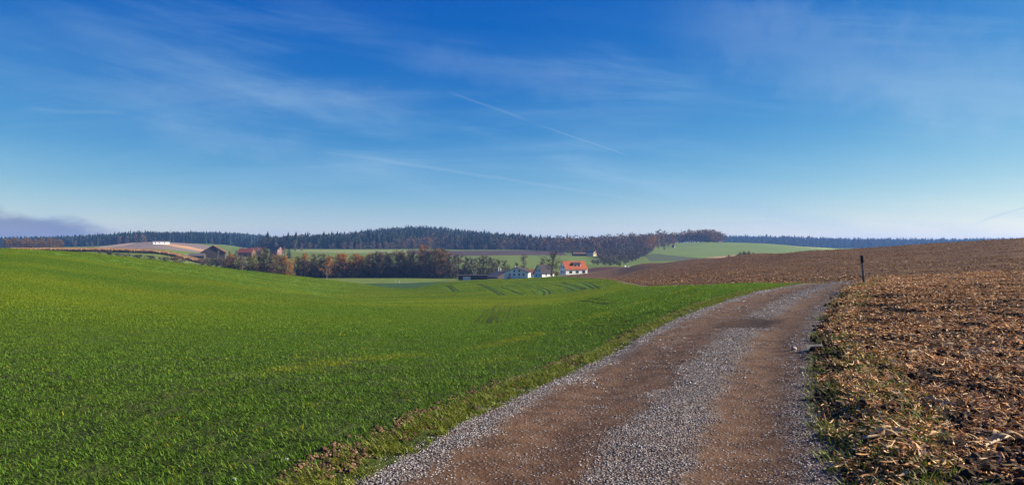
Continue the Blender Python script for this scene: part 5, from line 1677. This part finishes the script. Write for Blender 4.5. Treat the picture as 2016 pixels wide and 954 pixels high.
house('house', 'house with brown roof and pale gable left of the dark spruce', 'house', b, -28, 14, 12, 6.6, 11.2, mat_plain('pinkish_render', (0.21, 0.125, 0.105), .1, 1.0), M_BRNT, [('R', -2, 7.6, 1.1, 1.3), ('R', 2, 7.6, 1.1, 1.3), ('F', -3, 4.4, 1.2, 1.3), ('F', 2, 4.4, 1.2, 1.3)])
# white hall on the left hill
b = hit(316, 480.3, 1200)
house('barn', 'long white hall on top of the pale left hill', 'barn', b, 38, 26, 10, 3.4, 4.8, M_WHITE, M_GREYT, [('F', -9, 2, 2.2, 1.4), ('F', -3, 2, 2.2, 1.4), ('F', 5, 2, 2.2, 1.4)], oe=.3)
# cream house in the wood
b = hit(1165, 503.5, 800)
house('house', 'sunlit cream house with grey roof among bare trees right of the farm', 'house', b, -42, 12, 10, 4.8, 7.6, M_CREAM, M_GREYT, [('R', -2, 5.2, 1.1, 1.3), ('R', 2, 5.2, 1.1, 1.3), ('R', -2.4, 2.2, 1.1, 1.4), ('R', 2.0, 2.2, 1.1, 1.4)], oe=.9, og=1.0)
b = hit(1140, 503.5, 800)
house('barn', 'low brown barn left of the sunlit cream house', 'barn', b, 10, 18, 8, 2.8, 5.0, M_DWOOD, M_BRNT)
b = hit(1283, 492, 900)
house('hut', 'small dark hut with bluish roof at the wood edge above the meadow', 'hut', b, -30, 7, 5.5, 2.6, 4.4, M_DWOOD, mat_plain('blue_sheet_roof', (0.10, 0.24, 0.30), .1, 1.0, .5))
b = hit(1326, 487, 1000)
house('hut', 'narrow grey gabled hut at the right end of the wood edge', 'hut', b, 55, 4, 4.5, 2.8, 5.0, mat_plain('grey_boards', (0.28, 0.26, 0.24), .2, 1.0), M_DWOOD)
b = hit(1418, 477.5, 1200)
house('hut', 'tiny white shelter on top of the green hill beside the russet clump', 'hut', b, 8, 7, 4, 1.6, 2.6, M_WHITE, M_GREYT)

# ----------------------------------------------------------------------------- small things
M_WPL = mat_plain('white_plastic', (0.80, 0.80, 0.78), .05, 5, .5)
M_BLK = mat_plain('black_band', (0.02, 0.02, 0.02), .1, 5, .6)
for x_, y_, lab in ((779, 555.6, 'left one of two white marker posts on the meadow road'), (786.5, 556.0, 'right one of two white marker posts on the meadow road')):
    b = hit(x_, y_, 400)
    t = thing('marker_post', lab, 'post', b, .2, 'white posts on the meadow road')
    link('shaft', MB().hexa([(-.22, -.12, -.1), (.22, -.12, -.1), (.22, .12, -.1), (-.22, .12, -.1), (-.18, -.1, 1.35), (.18, -.1, 1.35), (.18, .1, 1.2), (-.18, .1, 1.2)]).mesh('shaft', M_WPL), t)
    link('band', MB().box(-.21, .21, -.13, .13, .85, 1.0).mesh('band', M_BLK), t)
for x_, y_, lab in ((1230.5, 526.0, 'upper of two white bales at the edge of the brown field'), (1238, 527.5, 'lower of two white bales at the edge of the brown field')):
    b = at(x_, 374)
    b[2] = EYE + (HOR - y_) / FPX * b[1]
    t = thing('bale', lab, 'bale', b, .4, 'white bales by the brown field')
    mb = MB(); n = 14
    for k in range(n):
        a0_, a1_ = 6.283 * k / n, 6.283 * (k + 1) / n
        ring = []
        for rr_, xx_ in ((.45, -.66), (.62, -.6), (.62, .6), (.45, .66)):
            ring.append([(xx_, rr_ * math.cos(a), .6 + rr_ * math.sin(a)) for a in (a0_, a1_)])
        for p_, q_ in zip(ring[:-1], ring[1:]):
            mb.poly([p_[0], p_[1], q_[1], q_[0]])
        mb.poly([(-.66, 0, .6), ring[0][1], ring[0][0]]); mb.poly([(.66, 0, .6), ring[3][0], ring[3][1]])
    link('wrap', mb.mesh('wrap', M_WPL, True), t)

# marker post by the track
b = hit(1700.5, 558.5, 20)
k = pxm(b[1])
t = thing('wooden_post', 'leaning dark wooden post with black top beside the bend of the track', 'post', b, math.radians(-18))
M_POST = mat_plain('weathered_post_wood', (0.17, 0.155, 0.135), .5, 6.0, .9, .3)
M_POSTT = mat_plain('black_post_top', (0.012, 0.013, 0.014), .2, 6.0, .7)
H = 56 * k
le_ = -.075


def frus(mb, z0, z1, h0, h1, ch=.25):
    ring = []
    for z_, h_ in ((z0, h0), (z1, h1)):
        c = h_ * (1 - ch)
        o = np.array([le_ * z_ / H, 0])
        ring.append([(o[0] + x_, y__, z_) for x_, y__ in ((-h_, -c), (-c, -h_), (c, -h_), (h_, -c), (h_, c), (c, h_), (-c, h_), (-h_, c))])
    for q in range(8):
        mb.poly([ring[0][q], ring[0][(q + 1) % 8], ring[1][(q + 1) % 8], ring[1][q]])
    cx_ = (le_ * z1 / H, 0, z1 + .004)
    for q in range(8):
        mb.poly([ring[1][q], ring[1][(q + 1) % 8], cx_])
    return mb


link('shaft', frus(MB(), -.25, .74 * H, .047, .043).mesh('shaft', M_POST), t)
link('sleeve', frus(MB(), .735 * H, H, .054, .051, .2).mesh('sleeve', M_POSTT), t)

# wooden gutter lying in the verge, with a pale stone at its mouth
b = hit(1616, 688.5, 6)
t = thing('wooden_gutter', 'short weathered plank gutter lying across the track edge in the litter', 'gutter', (b[0] + .05, b[1], b[2] + .012), math.radians(2))
M_PLK = mat_plain('grey_weathered_board', (0.15, 0.135, 0.115), .35, 9.0, .9, .3)
hl = 33 * pxm(b[1])
for s in (-1, 1):
    a = [(-hl, 0, -.035), (hl, 0, -.02), (hl, s * .11, .055), (-hl, s * .11, .04)]
    if s < 0:
        a = a[::-1]
    link('board', MB().hexa(a + [(p[0], p[1], p[2] + .02) for p in a]).mesh('board', M_PLK), t)
b2 = hit(1562, 687.5, 6)
g = np.random.default_rng(3)


def rock(name, label, cat, b, r, mat, seed, flat=.7):
    g = np.random.default_rng(seed)
    V, F = [], []
    n, m = 8, 5
    for i in range(m + 1):
        th = math.pi * i / m
        for j in range(n):
            ph = 6.283 * j / n
            q = r * (1 + .16 * g.standard_normal())
            V.append((q * math.sin(th) * math.cos(ph) * 1.15, q * math.sin(th) * math.sin(ph) * .9, q * math.cos(th) * flat))
    for i in range(m):
        for j in range(n):
            F.append((i * n + j, (i + 1) * n + j, (i + 1) * n + (j + 1) % n, i * n + (j + 1) % n))
    o = link(name, make_mesh(name, np.array(V), np.array(F), False, None, [mat]))
    o.location = (b[0], b[1], b[2] + r * flat * .6)
    o['label'], o['category'] = label, cat
    return o


M_PALES = mat_plain('pale_limestone', (0.42, 0.36, 0.30), .15, 14.0, .9, .4)
rock('stone', 'pale fist-sized stone at the mouth of the plank gutter', 'stone', b2, .045, M_PALES, 5)
rock('stone', 'whitish stone lying in the wheat at the bottom left of the track', 'stone', hit(462, 948, 3.5), .018, M_PALES, 6)
rock('stone', 'small whitish stone among the wheat blades further left of the verge', 'stone', hit(565, 905, 3.5), .015, M_PALES, 8)
# big dry maize stalk remains lying on top of the litter
for i, (x_, y_, L_, rz_) in enumerate(((1735, 868, .34, .15), (1790, 705, .30, 1.0), (1920, 700, .34, -.3), (1960, 880, .30, .5), (1850, 800, .26, 2.3))):
    b = hit(x_, y_, 4)
    ww = ('beside the grassy verge at the bottom', 'in the upper middle of the litter', 'high at the right of the litter', 'low at the right of the litter', 'in the centre of the litter')[i]
    t = thing('maize_stalk', f'long dry pale maize stalk with husk {ww}', 'stalk', (b[0], b[1], b[2] + .03), rz_, 'large maize stalks on the litter')
    link('stem', MB().tube((-L_ / 2, 0, .0), (L_ / 2, 0, .03), .013, .010, 7).mesh('stem', mat_plain('dry_stalk', (0.55, 0.40, 0.24), .2, 12, .7) if i == 0 else bpy.data.materials['dry_stalk'], True), t)
    V, F = [], []
    for h_ in range(3):
        g = np.random.default_rng(60 + i * 5 + h_)
        x0 = -L_ * .3 + h_ * L_ * .22; sd = 1 if h_ % 2 else -1; i0 = len(V)
        for s_ in range(6):
            f_ = s_ / 5
            c_ = np.array([x0 + f_ * L_ * .55, sd * f_ * (.05 + .05 * g.random()), .02 + .05 * math.sin(f_ * 3.0)])
            w_ = .018 * (1 - f_ * .8)
            V += [c_ + np.array([0, w_, .01]), c_ - np.array([0, w_, 0])]
        F += [(i0 + 2 * s_, i0 + 2 * s_ + 1, i0 + 2 * s_ + 3, i0 + 2 * s_ + 2) for s_ in range(5)]
    link('husk', make_mesh('husk', np.array(V), np.array(F), True, {'pc': np.tile(np.array([[.40, .28, .15]]), (len(V), 1))}, [M_LITTER]), t)

# smoke drifting from the white hall and the valley air
mz = bpy.data.materials.new('valley_air'); mz.use_nodes = True
tz = NT(mz.node_tree); tz.n.clear()
vo_ = tz.new('ShaderNodeVolumePrincipled'); oo_ = tz.new('ShaderNodeOutputMaterial')
tz.l.new(vo_.outputs[0], oo_.inputs['Volume'])
vo_.inputs['Color'].default_value = (0.22, 0.46, 1.0, 1)
vo_.inputs['Density'].default_value = 0.000108
vo_.inputs['Anisotropy'].default_value = 0.2
link('haze', MB().box(-16500, 16500, -1500, 7300, -60, 95).mesh('haze', mz), kind='stuff', label='thin blue autumn haze over the valley')
